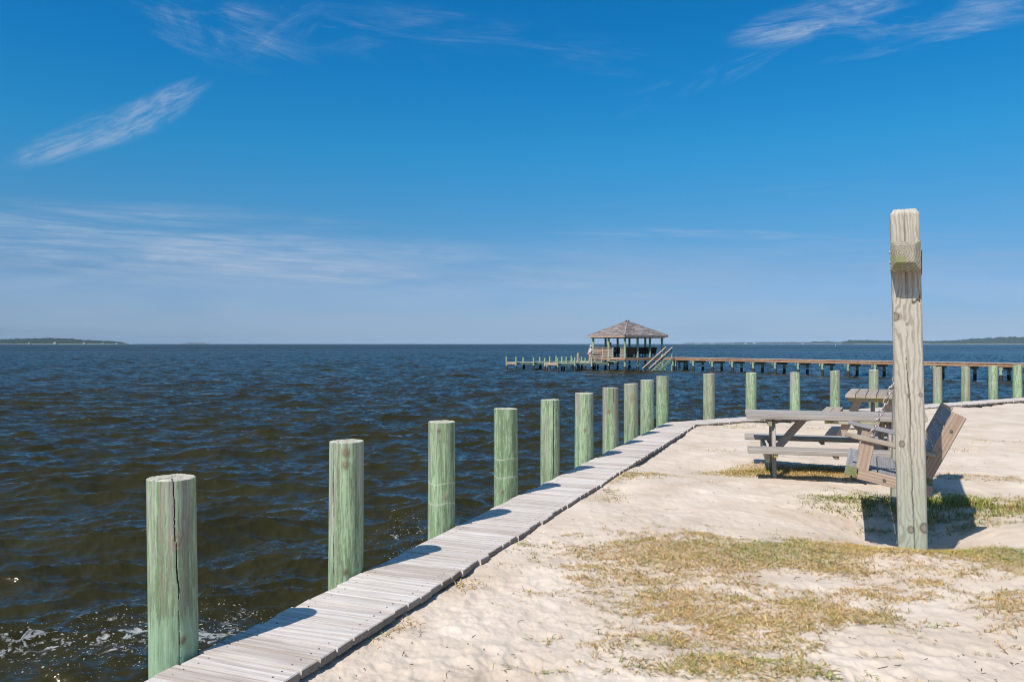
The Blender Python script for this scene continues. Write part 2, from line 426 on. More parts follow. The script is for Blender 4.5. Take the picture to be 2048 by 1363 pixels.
# grass density: patches in plan, made ragged by noise   (photo px of the patch, radii in m, weight, green share)
PATCH = [(1420, 1110, 1.1, .55, 1.1, .25), (1400, 1160, .55, .5, .9, .22), (1530, 1140, .6, .8, 1.8, .22), (1330, 1160, .8, .5, .75, .25), (1660, 1090, .9, .35, .65, .25),
 (1560, 1210, .7, .7, .85, .25), (1480, 1260, .55, .5, 1.4, .35), (1400, 1320, .5, .35, .75, .45), (1600, 1310, .35, .25, .5, .3),
 (1260, 1300, .35, .4, .5, .45), (1780, 1110, .6, .30, .5, .25), (1900, 1150, .7, .4, .5, .2), (2000, 1190, .6, .5, .75, .2),
 (2040, 1125, .28, .25, 1.2, .7), (1860, 1180, .6, .4, .5, .3), (2000, 1235, .35, .35, .6, .3), (1720, 1180, .5, .4, .45, .3),
 (1620, 940, .85, .42, 2.3, .4), (1560, 935, .5, .45, 1.0, .35), (1690, 950, .5, .3, 1.0, .3),
 (1850, 1008, .85, .38, 2.3, .95), (1930, 1010, .7, .4, 1.9, .85), (1990, 1000, .6, .4, 1.2, .45), (1790, 985, .5, .3, 1.2, .7), (1900, 1105, .35, .2, 1.1, .7),
 (1950, 885, 1.3, .22, .9, .2), (2010, 910, 1.2, .3, .7, .2), (1900, 925, .8, .25, .6, .25), (2000, 955, .9, .35, .7, .3), (1880, 890, .8, .2, .7, .2),
 (1250, 958, .38, .55, 1.25, .5), (1225, 985, .18, .3, .8, .5), (1475, 853, 1.3, .38, 1.1, .6), (1400, 895, .5, .3, .4, .3), (1440, 898, .4, .2, .6, .4),
 (1180, 1240, .3, .3, .25, .4), (1000, 1290, .5, .4, .10, .4), (1640, 905, 1.0, .3, .55, .4), (1100, 1100, .5, .6, .12, .3),
 (1150, 1350, .4, .2, .4, .5), (1500, 1345, .5, .2, .5, .5), (1690, 1350, .4, .12, .3, .3), (1950, 850, 2.5, .4, .25, .2), (2040, 1310, .2, .2, .4, .3)]
PATCH = [(*px2g(a, b), c, d, e, f) for (a, b, c, d, e, f) in PATCH]
def dens(x, y):
    t = np.zeros_like(x); gsum = np.zeros_like(x)
    for (X, Y, a, b, wt, gr) in PATCH:
        e = wt*np.exp(-((x-X)/a)**2-((y-Y)/b)**2); t += e; gsum += e*gr
    n = FB(x/6.5+.4, y/3.4)*.55+FW(x/2.2, y/1.1+.7)*.55
    d = np.clip(np.minimum(t, 2.2)*.54+.80*n*np.sqrt(np.clip(t, 0, 1))-.27, 0, 1.3)
    return d, np.where(t > 1e-4, gsum/np.maximum(t, 1e-4), .3)

# ------------------------------------------------------------------ sand
def polar(thetas, rs):
    T, RR = np.meshgrid(thetas, rs)
    X = RR*np.sin(T); Y = RR*np.cos(T)
    nT = len(thetas); nR = len(rs)
    i = np.arange(nR-1)[:, None]*nT+np.arange(nT-1)[None, :]
    q = np.stack([i, i+1, i+1+nT, i+nT], -1).reshape(-1, 4)[:, ::-1]
    return X.ravel(), Y.ravel(), q
def compact(v, q, extra):
    used = np.zeros(len(v), bool); used[q.ravel()] = True
    idx = np.cumsum(used)-1
    return v[used], idx[q], [e[used] for e in extra]
th = np.concatenate([np.arange(-180, -26, 3), np.arange(-26, 40, .11), np.arange(40, 180.1, 3)])
rs = np.concatenate([np.linspace(.05, 2.6, 14), np.exp(np.arange(math.log(2.75), math.log(16), .0036)), np.exp(np.arange(math.log(16.2), math.log(400), .02))])
X, Y, q = polar(np.radians(th), rs)
s_ = sd(X, Y); keep = (s_[q] > .42).all(1); q = q[keep]
dn, gr_ = dens(X, Y)
Z = gz_fn(X, Y)+foot(X, Y)*(1-.6*np.clip(dn, 0, 1))
Z = Z + .006*np.clip(dn, 0, 1)
Z = np.where(np.hypot(X, Y) > 60, np.minimum(Z, 0)+.01*(np.hypot(X, Y)-60)**.8, Z)
v, q, (dn, ) = compact(np.stack([X, Y, Z], -1), q, [dn])
me = np_mesh('sand', v, q, smooth=True); set_attr(me, 'thatch', 'FLOAT', dn)
m, t, b, _ = mat('pale beach sand')
tc = t.node('ShaderNodeTexCoord').outputs['Object']
n1 = t.noise(tc, 1.6, 6, .6, .3); n2 = t.noise(tc, 14, 5, .65); n3 = t.noise(tc, 160, 3, .7); n4 = t.noise(tc, 45, 4, .6)
c = t.ramp(n1, [(.30, (.53, .42, .315)), (.72, (.71, .595, .48))])
c = t.mix(t.math('MULTIPLY', t.smooth(n2, .55, .8), .35), c, (.55, .43, .31))
c = t.mix(t.math('MULTIPLY', t.smooth(n3, .62, .8), .45), c, (.30, .23, .15))
c = t.mix(t.math('MULTIPLY', t.smooth(n4, .68, .78), .5), c, (.33, .24, .14))
tv = t.attr('thatch'); n5 = t.noise(tc, 32, 5, .7, .6)
tm = t.math('MULTIPLY', t.smooth(t.math('ADD', tv, t.math('MULTIPLY', t.math('SUBTRACT', n5, .5), 1.6)), .45, 1.05), .55)
c = t.mix(tm, c, t.ramp(n3, [(.3, (.36, .245, .10)), (.7, (.64, .47, .25))]))
t.l.new(c, b.inputs['Base Color']); b.inputs['Roughness'].default_value = .95; b.inputs['Specular IOR Level'].default_value = .1
bump(t, b, t.math('ADD', t.math('MULTIPLY', n3, .5), t.math('ADD', t.math('MULTIPLY', n2, .38), t.math('MULTIPLY', n4, 1.0))), .5, .007)
me.materials.append(m)
o = link(bpy.data.objects.new('sand', me)); o['kind'] = 'structure'

# ------------------------------------------------------------------ grass: one object of ground cover
def scatter(n, x0, x1, y0, y1, seed):
    g = np.random.default_rng(seed); x = g.uniform(x0, x1, n); y = g.uniform(y0, y1, n)
    d, gr = dens(x, y); k = (g.random(n) < d*.9) & (sd(x, y) > WALK+.03)
    # leave the table and post footprints open enough
    return x[k], y[k], d[k], gr[k]
bx = []; 
for (n, x0, x1, y0, y1, sc_) in ((230000, -.6, 4.6, 3.3, 6.2, 1.0), (150000, .5, 6.0, 6.2, 9.8, 1.25), (60000, 1.5, 12, 9.8, 18, 1.8)):
    x, y, d, gr = scatter(n, x0, x1, y0, y1, int(n)); bx.append((x, y, d, gr, np.full(len(x), sc_)))
x, y, d, gr, sc_ = [np.concatenate(a) for a in zip(*bx)]
g = np.random.default_rng(99); n = len(x)
# runners: short creeping stems with blades along them
rx = []; ry = []
cand = g.uniform(0, 1, (900, 2)); 
for k in range(900):
    X0, Y0 = px2g(1060+980*cand[k, 0], 835+520*cand[k, 1])
    dd, gg = dens(np.array([X0]), np.array([Y0]))
    if g.random() > dd[0]*1.3+.05 or sd(X0, Y0) < WALK+.05: continue
    a = g.uniform(0, 6.28); ln = g.uniform(.08, .28); m_ = int(ln/.012)
    for j in range(m_):
        a += g.normal(0, .18); X0 += math.cos(a)*.012; Y0 += math.sin(a)*.012; rx.append(X0); ry.append(Y0)
rx = np.array(rx); ry = np.array(ry); x = np.concatenate([x, rx]); y = np.concatenate([y, ry])
# small tufts by the walk
for (px, py, rad, cnt) in ((935, 1172, .07, 120), (735, 1268, .07, 110), (750, 1262, .05, 60), (815, 1250, .06, 60), (1215, 1000, .08, 90), (1175, 1120, .08, 60), (1905, 900, .12, 90), (1880, 945, .1, 110)):
    X0, Y0 = px2g(px, py); x = np.concatenate([x, g.normal(X0, rad, cnt)]); y = np.concatenate([y, g.normal(Y0, rad, cnt)])
ex = len(x)-n
k_ = sd(x, y) > WALK+.02
d = np.concatenate([d, np.full(ex, .8)])[k_]; gr = np.concatenate([gr, np.full(ex, .35)])[k_]; sc_ = np.concatenate([sc_, np.full(ex, 1.2)])[k_]; x = x[k_]; y = y[k_]
n = len(x)
az = g.uniform(0, 6.28, n); tall = np.zeros(n)
for (px, py, a, b_, hh) in ((1620, 935, .9, .4, .9), (1870, 1005, .9, .38, 1.5), (1905, 905, .25, .25, .8)):
    X0, Y0 = px2g(px, py); tall += hh*np.exp(-((x-X0)/a)**2-((y-Y0)/b_)**2)
ln = g.uniform(.014, .046, n)*sc_*(1+tall)*g.uniform(.6, 1.3, n); lift = g.uniform(.05, .75, n)+.5*tall; wd = g.uniform(.0012, .0025, n)*sc_
dx = np.cos(az); dy = np.sin(az); z0 = gz_fn(x, y)+.003
p0 = np.stack([x, y, z0], -1)
mid = p0+np.stack([dx*ln*.5*np.cos(lift), dy*ln*.5*np.cos(lift), ln*.5*np.sin(lift)+.002], -1)
l2 = lift*.35-.1
tip = mid+np.stack([dx*ln*.5*np.cos(l2), dy*ln*.5*np.cos(l2), ln*.5*np.sin(l2)], -1)
sdv = np.stack([-dy*wd, dx*wd, np.zeros(n)], -1)
verts = np.stack([p0-sdv, p0+sdv, mid+sdv*.9, mid-sdv*.9, tip], 1).reshape(-1, 3)
i = np.arange(n)*5
f4 = np.stack([i, i+1, i+2, i+3], -1); f3 = np.stack([i+3, i+2, i+4], -1)
me = np_mesh('grass', verts, f4, f3)
gn = FB(x/2.1, y/2.1)*.18
isg = g.random(n) < np.clip(gr*.95-.02+gn, .02, .95)
u = g.random((n, 1))
dry = np.array((.72, .49, .19))*(1-u)+np.array((.38, .21, .075))*u
grn = np.array((.15, .20, .035))*(1-u)+np.array((.36, .36, .09))*u
cl = np.where(isg[:, None], grn, dry)*g.uniform(.55, 1.3, (n, 1))
set_attr(me, 'col', 'FLOAT_COLOR', np.repeat(np.concatenate([cl, np.ones((n, 1))], 1), 5, axis=0))
m, t, b, _ = mat('dry and green grass blades'); t.l.new(t.attr('col', 'Color'), b.inputs['Base Color']); b.inputs['Roughness'].default_value = .75
b.inputs['Specular IOR Level'].default_value = .2
me.materials.append(m); o = link(bpy.data.objects.new('grass', me)); o['kind'] = 'stuff'
o['label'] = 'dry and green grass creeping over the sand'; o['category'] = 'grass'

# twigs, shell crumbs and bits of weed lying on the sand
g = np.random.default_rng(123); db = MB()
for k in range(650):
    px = g.uniform(600, 2048); py = 845+515*g.random()**.7; X0, Y0 = px2g(px, py)
    if sd(X0, Y0) < WALK+.03 or FB(X0/2.2+.6, Y0/2.2) < -.2: continue
    Z0_ = float(gz_fn(np.array([X0]), np.array([Y0]))[0])+.002; a = g.uniform(0, 6.28); ln = g.uniform(.006, .02)*(1+(g.random() < .12)*3)
    p = Vector((X0, Y0, Z0_)); q_ = p+Vector((math.cos(a)*ln, math.sin(a)*ln, g.uniform(0, .006))); m1 = (p+q_)/2+Vector((-math.sin(a), math.cos(a), .3))*ln*g.uniform(-.2, .2)
    db.tube([p, m1, q_], .0014+.0012*g.random(), 4, r=float(g.random()))
o = db.build('debris', wood('dry brown twigs', (.30, .21, .13), (.07, .05, .03), 20, .4, var=1.2)); o['kind'] = 'stuff'

# ------------------------------------------------------------------ water: FFT wind waves on a polar sheet
def wave_tile(Lt, N, lmin, lmax, seed, wind=(.30, -.954), peak=2.5, s=4.0):
    g = np.random.default_rng(seed); k = 2*np.pi*np.fft.fftfreq(N, Lt/N)
    KX, KY = np.meshgrid(k, k, indexing='ij'); K = np.hypot(KX, KY); K[0, 0] = 1
    wv = np.array(wind)/np.hypot(*wind); kp = 2*np.pi/peak
    c = (KX*wv[0]+KY*wv[1])/K
    Dd = np.where(c > 0, np.abs(c)**(2*s), np.abs(c)**(2*s)*.05)+.035
    Sp = K**-3.75*np.exp(-1.2*(kp/K)**2)*Dd
    Sp[(K < 2*np.pi/lmax) | (K > 2*np.pi/lmin)] = 0; Sp[0, 0] = 0
    A = np.sqrt(Sp)*(2*np.pi/Lt)
    f = (g.standard_normal((N, N))+1j*g.standard_normal((N, N)))*A
    H = np.fft.ifft2(f)*N*N
    DX = np.fft.ifft2(f*1j*KX/K)*N*N; DY = np.fft.ifft2(f*1j*KY/K)*N*N
    return H.real.astype(np.float32), DX.real.astype(np.float32), DY.real.astype(np.float32)
T1 = wave_tile(53.0, 1024, .9, 14, 21); T2 = wave_tile(19.0, 1024, .16, .9, 22); T3 = wave_tile(4.7, 512, .035, .16, 23, s=1.5)
hs_ = T1[0].std(); k1 = .047/hs_
th = np.concatenate([np.arange(-180, -42, 3), np.arange(-42, 42, .08), np.arange(42, 180.1, 3)])
rs = np.concatenate([np.exp(np.arange(math.log(2.0), math.log(260), .0042)), np.exp(np.arange(math.log(262), math.log(9000), .018))])
X, Y, q = polar(np.radians(th), rs)
keep = (sd(X, Y)[q] < .25).any(1); q = q[keep]
rr = np.hypot(X, Y)
def fadeout(step, lam): return np.clip(1.6-step/(lam*.5)*.8, 0, 1)
stp = rr*.0042
dxx = np.zeros_like(X); dyy = np.zeros_like(X); hh = np.zeros_like(X)
for (Tt, Lt, lam, kk, ch) in ((T1, 53.0, 2.0, k1, 1.0), (T2, 19.0, .45, k1*1.0, .8), (T3, 4.7, .09, k1*.92, .4)):
    a = fadeout(stp, lam)*kk; u = X/Lt+.37; vv = Y/Lt+.11
    hh += a*samp(Tt[0], u, vv); dxx += a*ch*samp(Tt[1], u, vv); dyy += a*ch*samp(Tt[2], u, vv)
foamy = hh.copy()
shore = -sd(X, Y)
edge = sstep(shore, -.3, 1.2)*.6+.4
Xn = X+dxx*edge; Yn = Y+dyy*edge
foam = np.zeros_like(X)
band = np.exp(-((shore-2.3-.9*FA(X/17, Y/17))/1.0)**2)*np.exp(-(rr/26)**2)
foam = np.clip(band*(.42+.30*FB(X/6.0+.3, Y/6.0)), 0, 1)
foam += np.clip(sstep(foamy, .10, .19)*.30*np.exp(-(rr/30)**2), 0, .4)
foam += np.exp(-((X+4.2)/1.6)**2-((Y-6.8)/1.0)**2)*.62+np.exp(-((X+2.9)/1.0)**2-((Y-7.4)/.8)**2)*.42
v, q, (foam, rr2) = compact(np.stack([Xn, Yn, WATER+hh], -1), q, [foam, rr])
me = np_mesh('water', v, q, smooth=True); set_attr(me, 'foam', 'FLOAT', foam); set_attr(me, 'far', 'FLOAT', np.clip(np.log(rr2/8)/math.log(60), 0, 1))
m, t, b, out = mat('brown green bay water')
tc = t.node('ShaderNodeTexCoord').outputs['Object']
far = t.attr('far'); fo = t.attr('foam')
# fine ripples: random slopes added to the surface normal, growing with the distance the mesh no longer resolves
nA = t.noise(t.mapping(tc, scale=(.45, 1.6, 1)), 2.6, 4, .62, .4, out=1)
nB = t.noise(t.mapping(tc, scale=(.7, 1.3, 1), loc=(5, 2, 0)), 14, 3, .6, .2, out=1)
sA = t.vmath('MULTIPLY', t.vmath('SUBTRACT', nA, (.5, .5, .5)), (1, 1.0, 0))
sB = t.vmath('MULTIPLY', t.vmath('SUBTRACT', nB, (.5, .5, .5)), (1, 1, 0))
kA = t.math('MULTIPLY_ADD', far, 1.1, .10); kB = t.math('MULTIPLY_ADD', far, .32, .28)
def scale_v(vs, s):
    n_ = t.node('ShaderNodeVectorMath', operation='SCALE'); t.put(n_.inputs[0], vs); t.put(n_.inputs['Scale'], s); return n_.outputs[0]
nrm = t.node('ShaderNodeNewGeometry').outputs['Normal']
# normals leaned downwind, more with distance, put in to darken the far water's reflection
far_lean = t.comb(.07, t.math('MULTIPLY', t.math('POWER', far, 2.0), -.19), 0.0)
nv = t.vmath('NORMALIZE', t.vmath('ADD', t.vmath('ADD', nrm, far_lean), t.vmath('ADD', scale_v(sA, kA), scale_v(sB, kB))))
t.l.new(nv, b.inputs['Normal'])
big = t.noise(tc, .5, 3, .5)
bc = t.ramp(big, [(.3, (.023, .0205, .0060)), (.7, (.033, .0285, .0075))])
vor = t.node('ShaderNodeTexVoronoi', feature='DISTANCE_TO_EDGE'); t.put(vor.inputs['Vector'], t.vmath('ADD', tc, scale_v(t.noise(tc, 2.5, 4, .6, .5, out=1), .8)))
vor.inputs['Scale'].default_value = 3.2
lace = t.math('SUBTRACT', 1.0, t.smooth(vor.outputs['Distance'], .0, .17))
fn = t.noise(t.mapping(tc, scale=(1, 1.6, 1)), 3.0, 6, .72, .8); spk = t.noise(tc, 34, 2, .6)
fm = t.math('ADD', t.math('MULTIPLY', fo, .62), t.math('ADD', t.math('MULTIPLY', lace, .16), t.math('MULTIPLY', fn, .85)))
fm = t.math('MAXIMUM', t.smooth(fm, .97, 1.10), t.math('MULTIPLY', t.smooth(t.math('ADD', spk, t.math('MULTIPLY', fo, .16)), .74, .79), t.smooth(fo, .10, .5)))
bc = t.mix(t.math('MULTIPLY', fm, .75), bc, (.45, .46, .45))
t.l.new(bc, b.inputs['Base Color'])
b.inputs['Specular Tint'].default_value = (1, .88, .76, 1); b.inputs['IOR'].default_value = 1.37; b.inputs['Specular IOR Level'].default_value = .5
t.put(b.inputs['Roughness'], t.math('MAXIMUM', t.math('MULTIPLY_ADD', far, .11, .11), t.math('MULTIPLY', fm, .7)))
me.materials.append(m); o = link(bpy.data.objects.new('water', me)); o['kind'] = 'structure'

# ------------------------------------------------------------------ boardwalk along the bulkhead
bw = thing('boardwalk', (*C0, 0), 'narrow bleached plank boardwalk bending along the water edge of the sand', 'boardwalk')
mb = MB(); und = MB(); nails = MB()
# inner corner of the bend, on the landward side
I0 = C0+r1*WALK; I1 = C0+r2*WALK
den = d1[0]*(-d2[1])-d1[1]*(-d2[0]); rhs = I1-I0
sI = (rhs[0]*(-d2[1])-rhs[1]*(-d2[0]))/den
Icorn = I0+d1*sI
def plank(a, b, c, d, nail=True):
    """corners: a,b seaward->landward on one edge; d,c the other"""
    j = random.uniform(-.004, .003); L1 = random.gauss(0, .006); L2 = random.gauss(0, .006)
    a, b, c, d = [np.array(p, float) for p in (a, b, c, d)]
    u = (b-a)/np.linalg.norm(b-a)
    a = a+u*L1; d = d+u*(L1+random.gauss(0, .002)); b = b+u*L2; c = c+u*(L2+random.gauss(0, .003))
    z = [j+random.gauss(0, .002) for _ in range(4)]
    mb.quadslab([(*a, z[0]), (*b, z[1]), (*c, z[2]), (*d, z[3])], .040, .6, r=random.choice((.15, .35, .5, .6, .8, .95))+random.uniform(-.1, .1))
    if nail:
        for fr in (.13, .87):
            for q_ in (.25, .75):
                p = a*(1-fr)*(1-q_)+b*fr*(1-q_)+d*(1-fr)*q_+c*fr*q_
                nails.tube([(*p, j-.002), (*p, j+.0018)], .0045, 6)
s = sI; PW = .140
while s > -19.5:
    gap = random.uniform(.009, .017); p0_ = s-PW+gap
    e0 = C0+d1*s; e1 = C0+d1*p0_
    plank(e1, e1+r1*WALK, e0+r1*WALK, e0, nail=s > -14)
    s -= PW
a0 = math.atan2(-r1[1], -r1[0]); a1 = math.atan2(-r2[1], -r2[0])
NF = 3; angs = [a0+(a1-a0)*k/NF for k in range(NF+1)]
for k in range(NF):   # tapered boards round the bend
    def out(a):
        dv = np.array((math.cos(a), math.sin(a)))
        best = 1e9
        for (dd, rr_) in ((d1, r1), (d2, r2)):
            den_ = -(dv@rr_)
            if den_ > 1e-6: best = min(best, ((Icorn-C0)@rr_)/den_)
        return Icorn+dv*best
    o0 = out(angs[k]); o1 = out(angs[k+1]-.008)
    plank(o0, Icorn+(o0-Icorn)*.05, Icorn+(o1-Icorn)*.05, o1, nail=False)
s = (Icorn-C0)@d2
while s < 70:
    gap = random.uniform(.004, .012)
    e0 = C0+d2*s; e1 = C0+d2*(s+PW-gap)
    plank(e0, e0+r2*WALK, e1+r2*WALK, e1, nail=False)
    s += PW
mb.build('deck_planks', 'deck', bw)
nb = nails.build('nail', 'bolt', bw); nb['kind'] = 'stuff'
fb = MB()
for (dd, rr_, s0, s1) in ((d1, r1, -19.5, -.02), (d2, r2, .02, 70)):
    for k, off in enumerate((.085, WALK-.075)):
        p = C0+dd*s0+rr_*off; p2 = C0+dd*s1+rr_*off
        fb.board((*p, -.125-.001*k), (*p2, -.125-.001*k), .045, .155)
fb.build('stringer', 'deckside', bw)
bk = MB()
for (dd, rr_, s0, s1) in ((d1, r1, -19.5, .05), (d2, r2, -.05, 70)):
    s = s0
    while s < s1:
        p = C0+dd*(s+.12)+rr_*.035; bk.board((*p, -.045), (*p, -2.6), .24, .045, up=(rr_[0], rr_[1], 0)); s += .247
bk.build('bulkhead', 'bulk', bw)

# ------------------------------------------------------------------ green piles outside the walk
KNOT = {}
def pile(pos, rad, ztop, seedn, facing, cols, rows, cracks=(), knots=(), jag=None, greenness=.5, lines=(), zb=-2.4, lean=(0, 0)):
    """facing: angle of the side towards the beach viewer; cracks/knots are in (across -1..1, height fraction from the deck)"""
    th_ = np.linspace(-math.pi, math.pi, cols, endpoint=False)
    zc = np.concatenate([np.linspace(zb, -.12, 10, endpoint=False), np.linspace(-.12, ztop, rows)])
    Tm, Zm = np.meshgrid(th_, zc)
    un = Tm/(2*math.pi)
    o1, o2 = seedn*.137, seedn*.291
    warp = FA(un+o1, Zm*.30+o2)*.5+FC(un*2+o2, Zm*.25+o1)*.5
    streak = FB(un*3+o1, Zm*.16+o1); fine = FW(un*6+o2, Zm*.30+o2)
    up = (Zm)/max(ztop, .1)
    # growth-line figure of a peeled trunk
    fig = np.sin((warp*4.5+un*22+.7*streak)*2.2)
    gmix = np.clip(greenness+.30*streak+.22*warp-.34*(up-.45)+.10*fig, 0, 1)
    gre = np.array((.205, .285, .145)); mint = np.array((.33, .42, .255)); tan = np.array((.38, .35, .25)); gry = np.array((.35, .33, .27))
    base = gre*(1-sstep(fig+.7*fine, -.5, .8))[..., None]+mint*sstep(fig+.7*fine, -.5, .8)[..., None]
    tn = tan*(1-sstep(fine, -1, 1))[..., None]+gry*sstep(fine, -1, 1)[..., None]
    gm = sstep(gmix, .12, .62)[..., None]
    colr = tn*(1-gm)+base*gm
    colr *= (1+.11*np.clip(fine, -2, 2)+.07*np.clip(streak, -2, 2))[..., None]
    rgh = rad*(1+.004*warp+.0025*fine)*(1.0+.02*(1-np.clip(up, -1, 1)))
    tx = np.sin(Tm)              # across as seen
    vis = np.cos(Tm) > -.1
    if jag is not None:
        jl = jag+.05*FW(un*9+o1, un*0+.2)+.03*np.sin(un*90)
        mk = (sstep(jl-up, 0, .012)*vis)[..., None]*.75
        colr = colr*(1-mk)+np.array((.36, .52, .32))*(.93+.07*fig[..., None])*mk
    for lh in lines:
        mk = (np.exp(-((up-lh-.01*np.sin(un*20))/.008)**2)*vis)[..., None]*.6
        colr = colr*(1-mk)+np.array((.55, .58, .42))*mk
    for (kx, ky, kr, dark) in knots:
        dth = (Tm-math.asin(kx))*rad; dz = (Zm-ky*ztop)
        qq = np.hypot(dth, dz*.75)/kr
        ringp = .5+.5*np.sin(qq*9)
        mk = (np.exp(-(qq/1.2)**4)*vis)[..., None]*.8
        kc = np.array((.36, .31, .20))*(1-dark)+np.array((.20, .11, .06))*dark
        colr = colr*(1-mk)+kc*(.75+.35*ringp[..., None])*mk
        rgh += .004*np.exp(-qq**2)*vis
    cwid = max(.0026, 2.2*rad*2*math.pi/cols*.26)
    for pl in cracks:
        hs2 = np.array([p[1] for p in pl])*ztop; us = np.arcsin(np.array([p[0] for p in pl])); ws = np.array([p[2] for p in pl])
        order = np.argsort(hs2)
        cth = np.interp(Zm, hs2[order], us[order])+.012*FW(Zm*.5+o1, Zm*0+.5)
        cw = np.interp(Zm, hs2[order], ws[order])
        inr = (Zm >= hs2.min()) & (Zm <= hs2.max()+.001)
        e = np.exp(-(((Tm-cth)*rad)/(cwid*np.maximum(cw, .15)))**2)*inr*np.minimum(cw*1.6, 1)
        rgh -= .028*e*(cw > .3); mk = np.clip(e*1.3, 0, 1)[..., None]; colr = colr*(1-mk)+np.array((.020, .016, .010))*mk
    # wet foot below the tide line
    wet = sstep(Zm, -.55, -.85)[..., None]; colr = colr*(1-wet)+np.array((.05, .05, .03))*wet
    A = Tm+facing
    # turn so that Tm=0 faces the viewer and positive Tm lies to the right
    A = facing+Tm
    topv = np.zeros_like(Zm); tilt = .010*math.sin(seedn*3.1)
    last = Zm >= ztop-1e-6
    topv[last] = (tilt*np.cos(Tm[last]+seedn))
    PX = rgh*np.cos(A)+lean[0]*Zm; PY = rgh*np.sin(A)+lean[1]*Zm; PZ = Zm+topv
    V_ = [np.stack([PX, PY, PZ], -1).reshape(-1, 3)]; Cc = [colr.reshape(-1, 3)]
    nr = len(zc); nT = cols
    i_ = (np.arange(nr-1)[:, None]*nT+np.arange(nT)[None, :]); j_ = (np.arange(nr-1)[:, None]*nT+(np.arange(nT)[None, :]+1) % nT)
    quads = np.stack([i_, j_, j_+nT, i_+nT], -1).reshape(-1, 4)
    # sawn top: concentric rings of faces with growth rings, checks and weathering
    NR = 14; base_i = (nr-1)*nT; prev = base_i; cnt = nr*nT; q2 = []
    tp = V_[0][base_i:base_i+nT]; cen = tp.mean(0)
    for k in range(1, NR+1):
        fr = 1-k/(NR+.5); ring = cen+(tp-cen)*fr; ring[:, 2] += .0015*FW(un[0]*2+fr, un[0]*0+fr*3)+(.002 if k > 0 else 0)
        rc = np.tile(np.array((.56, .52, .42)), (nT, 1))*(.86+.10*math.sin(k*2.7)+.10*FB(un[0]*2+o1, fr+un[0]*0))[:, None]
        gm_ = sstep(FC(un[0]+o2, fr*.4+un[0]*0), .2, 1.2)[:, None]*.3; rc = rc*(1-gm_)+np.array((.42, .46, .30))*gm_
        for pl in cracks:
            ct = math.asin(pl[-1][0] if pl[-1][1] > pl[0][1] else pl[0][0]); e = np.exp(-((th_-ct)*rad*fr/.004)**2)*(fr > .35); rc = rc*(1-e[:, None])+.03*e[:, None]
        V_.append(ring); Cc.append(rc); ids = np.arange(nT); idn = (ids+1) % nT
        q2.append(np.stack([prev+ids, prev+idn, cnt+idn, cnt+ids], -1)); prev = cnt; cnt += nT
    V_.append(cen[None, :]+np.array([[0, 0, .002]])); Cc.append(np.array([[.45, .40, .31]]))
    tri = np.stack([prev+ids, prev+idn, np.full(nT, cnt)], -1)
    me = np_mesh('mooring_pile', np.concatenate(V_), np.concatenate([quads]+q2), tri, smooth=True)
    cc_ = np.concatenate(Cc); cc_ = np.concatenate([np.clip(cc_, .004, .9), np.ones((len(cc_), 1))], 1)
    set_attr(me, 'col', 'FLOAT_COLOR', cc_)
    # keep the saw-cut rim crisp
    me.materials.append(M['pile'])
    try: me.set_sharp_from_angle(angle=R(40))
    except Exception: pass
    ob = link(bpy.data.objects.new('mooring_pile', me)); ob.location = (pos[0], pos[1], 0)
    return ob
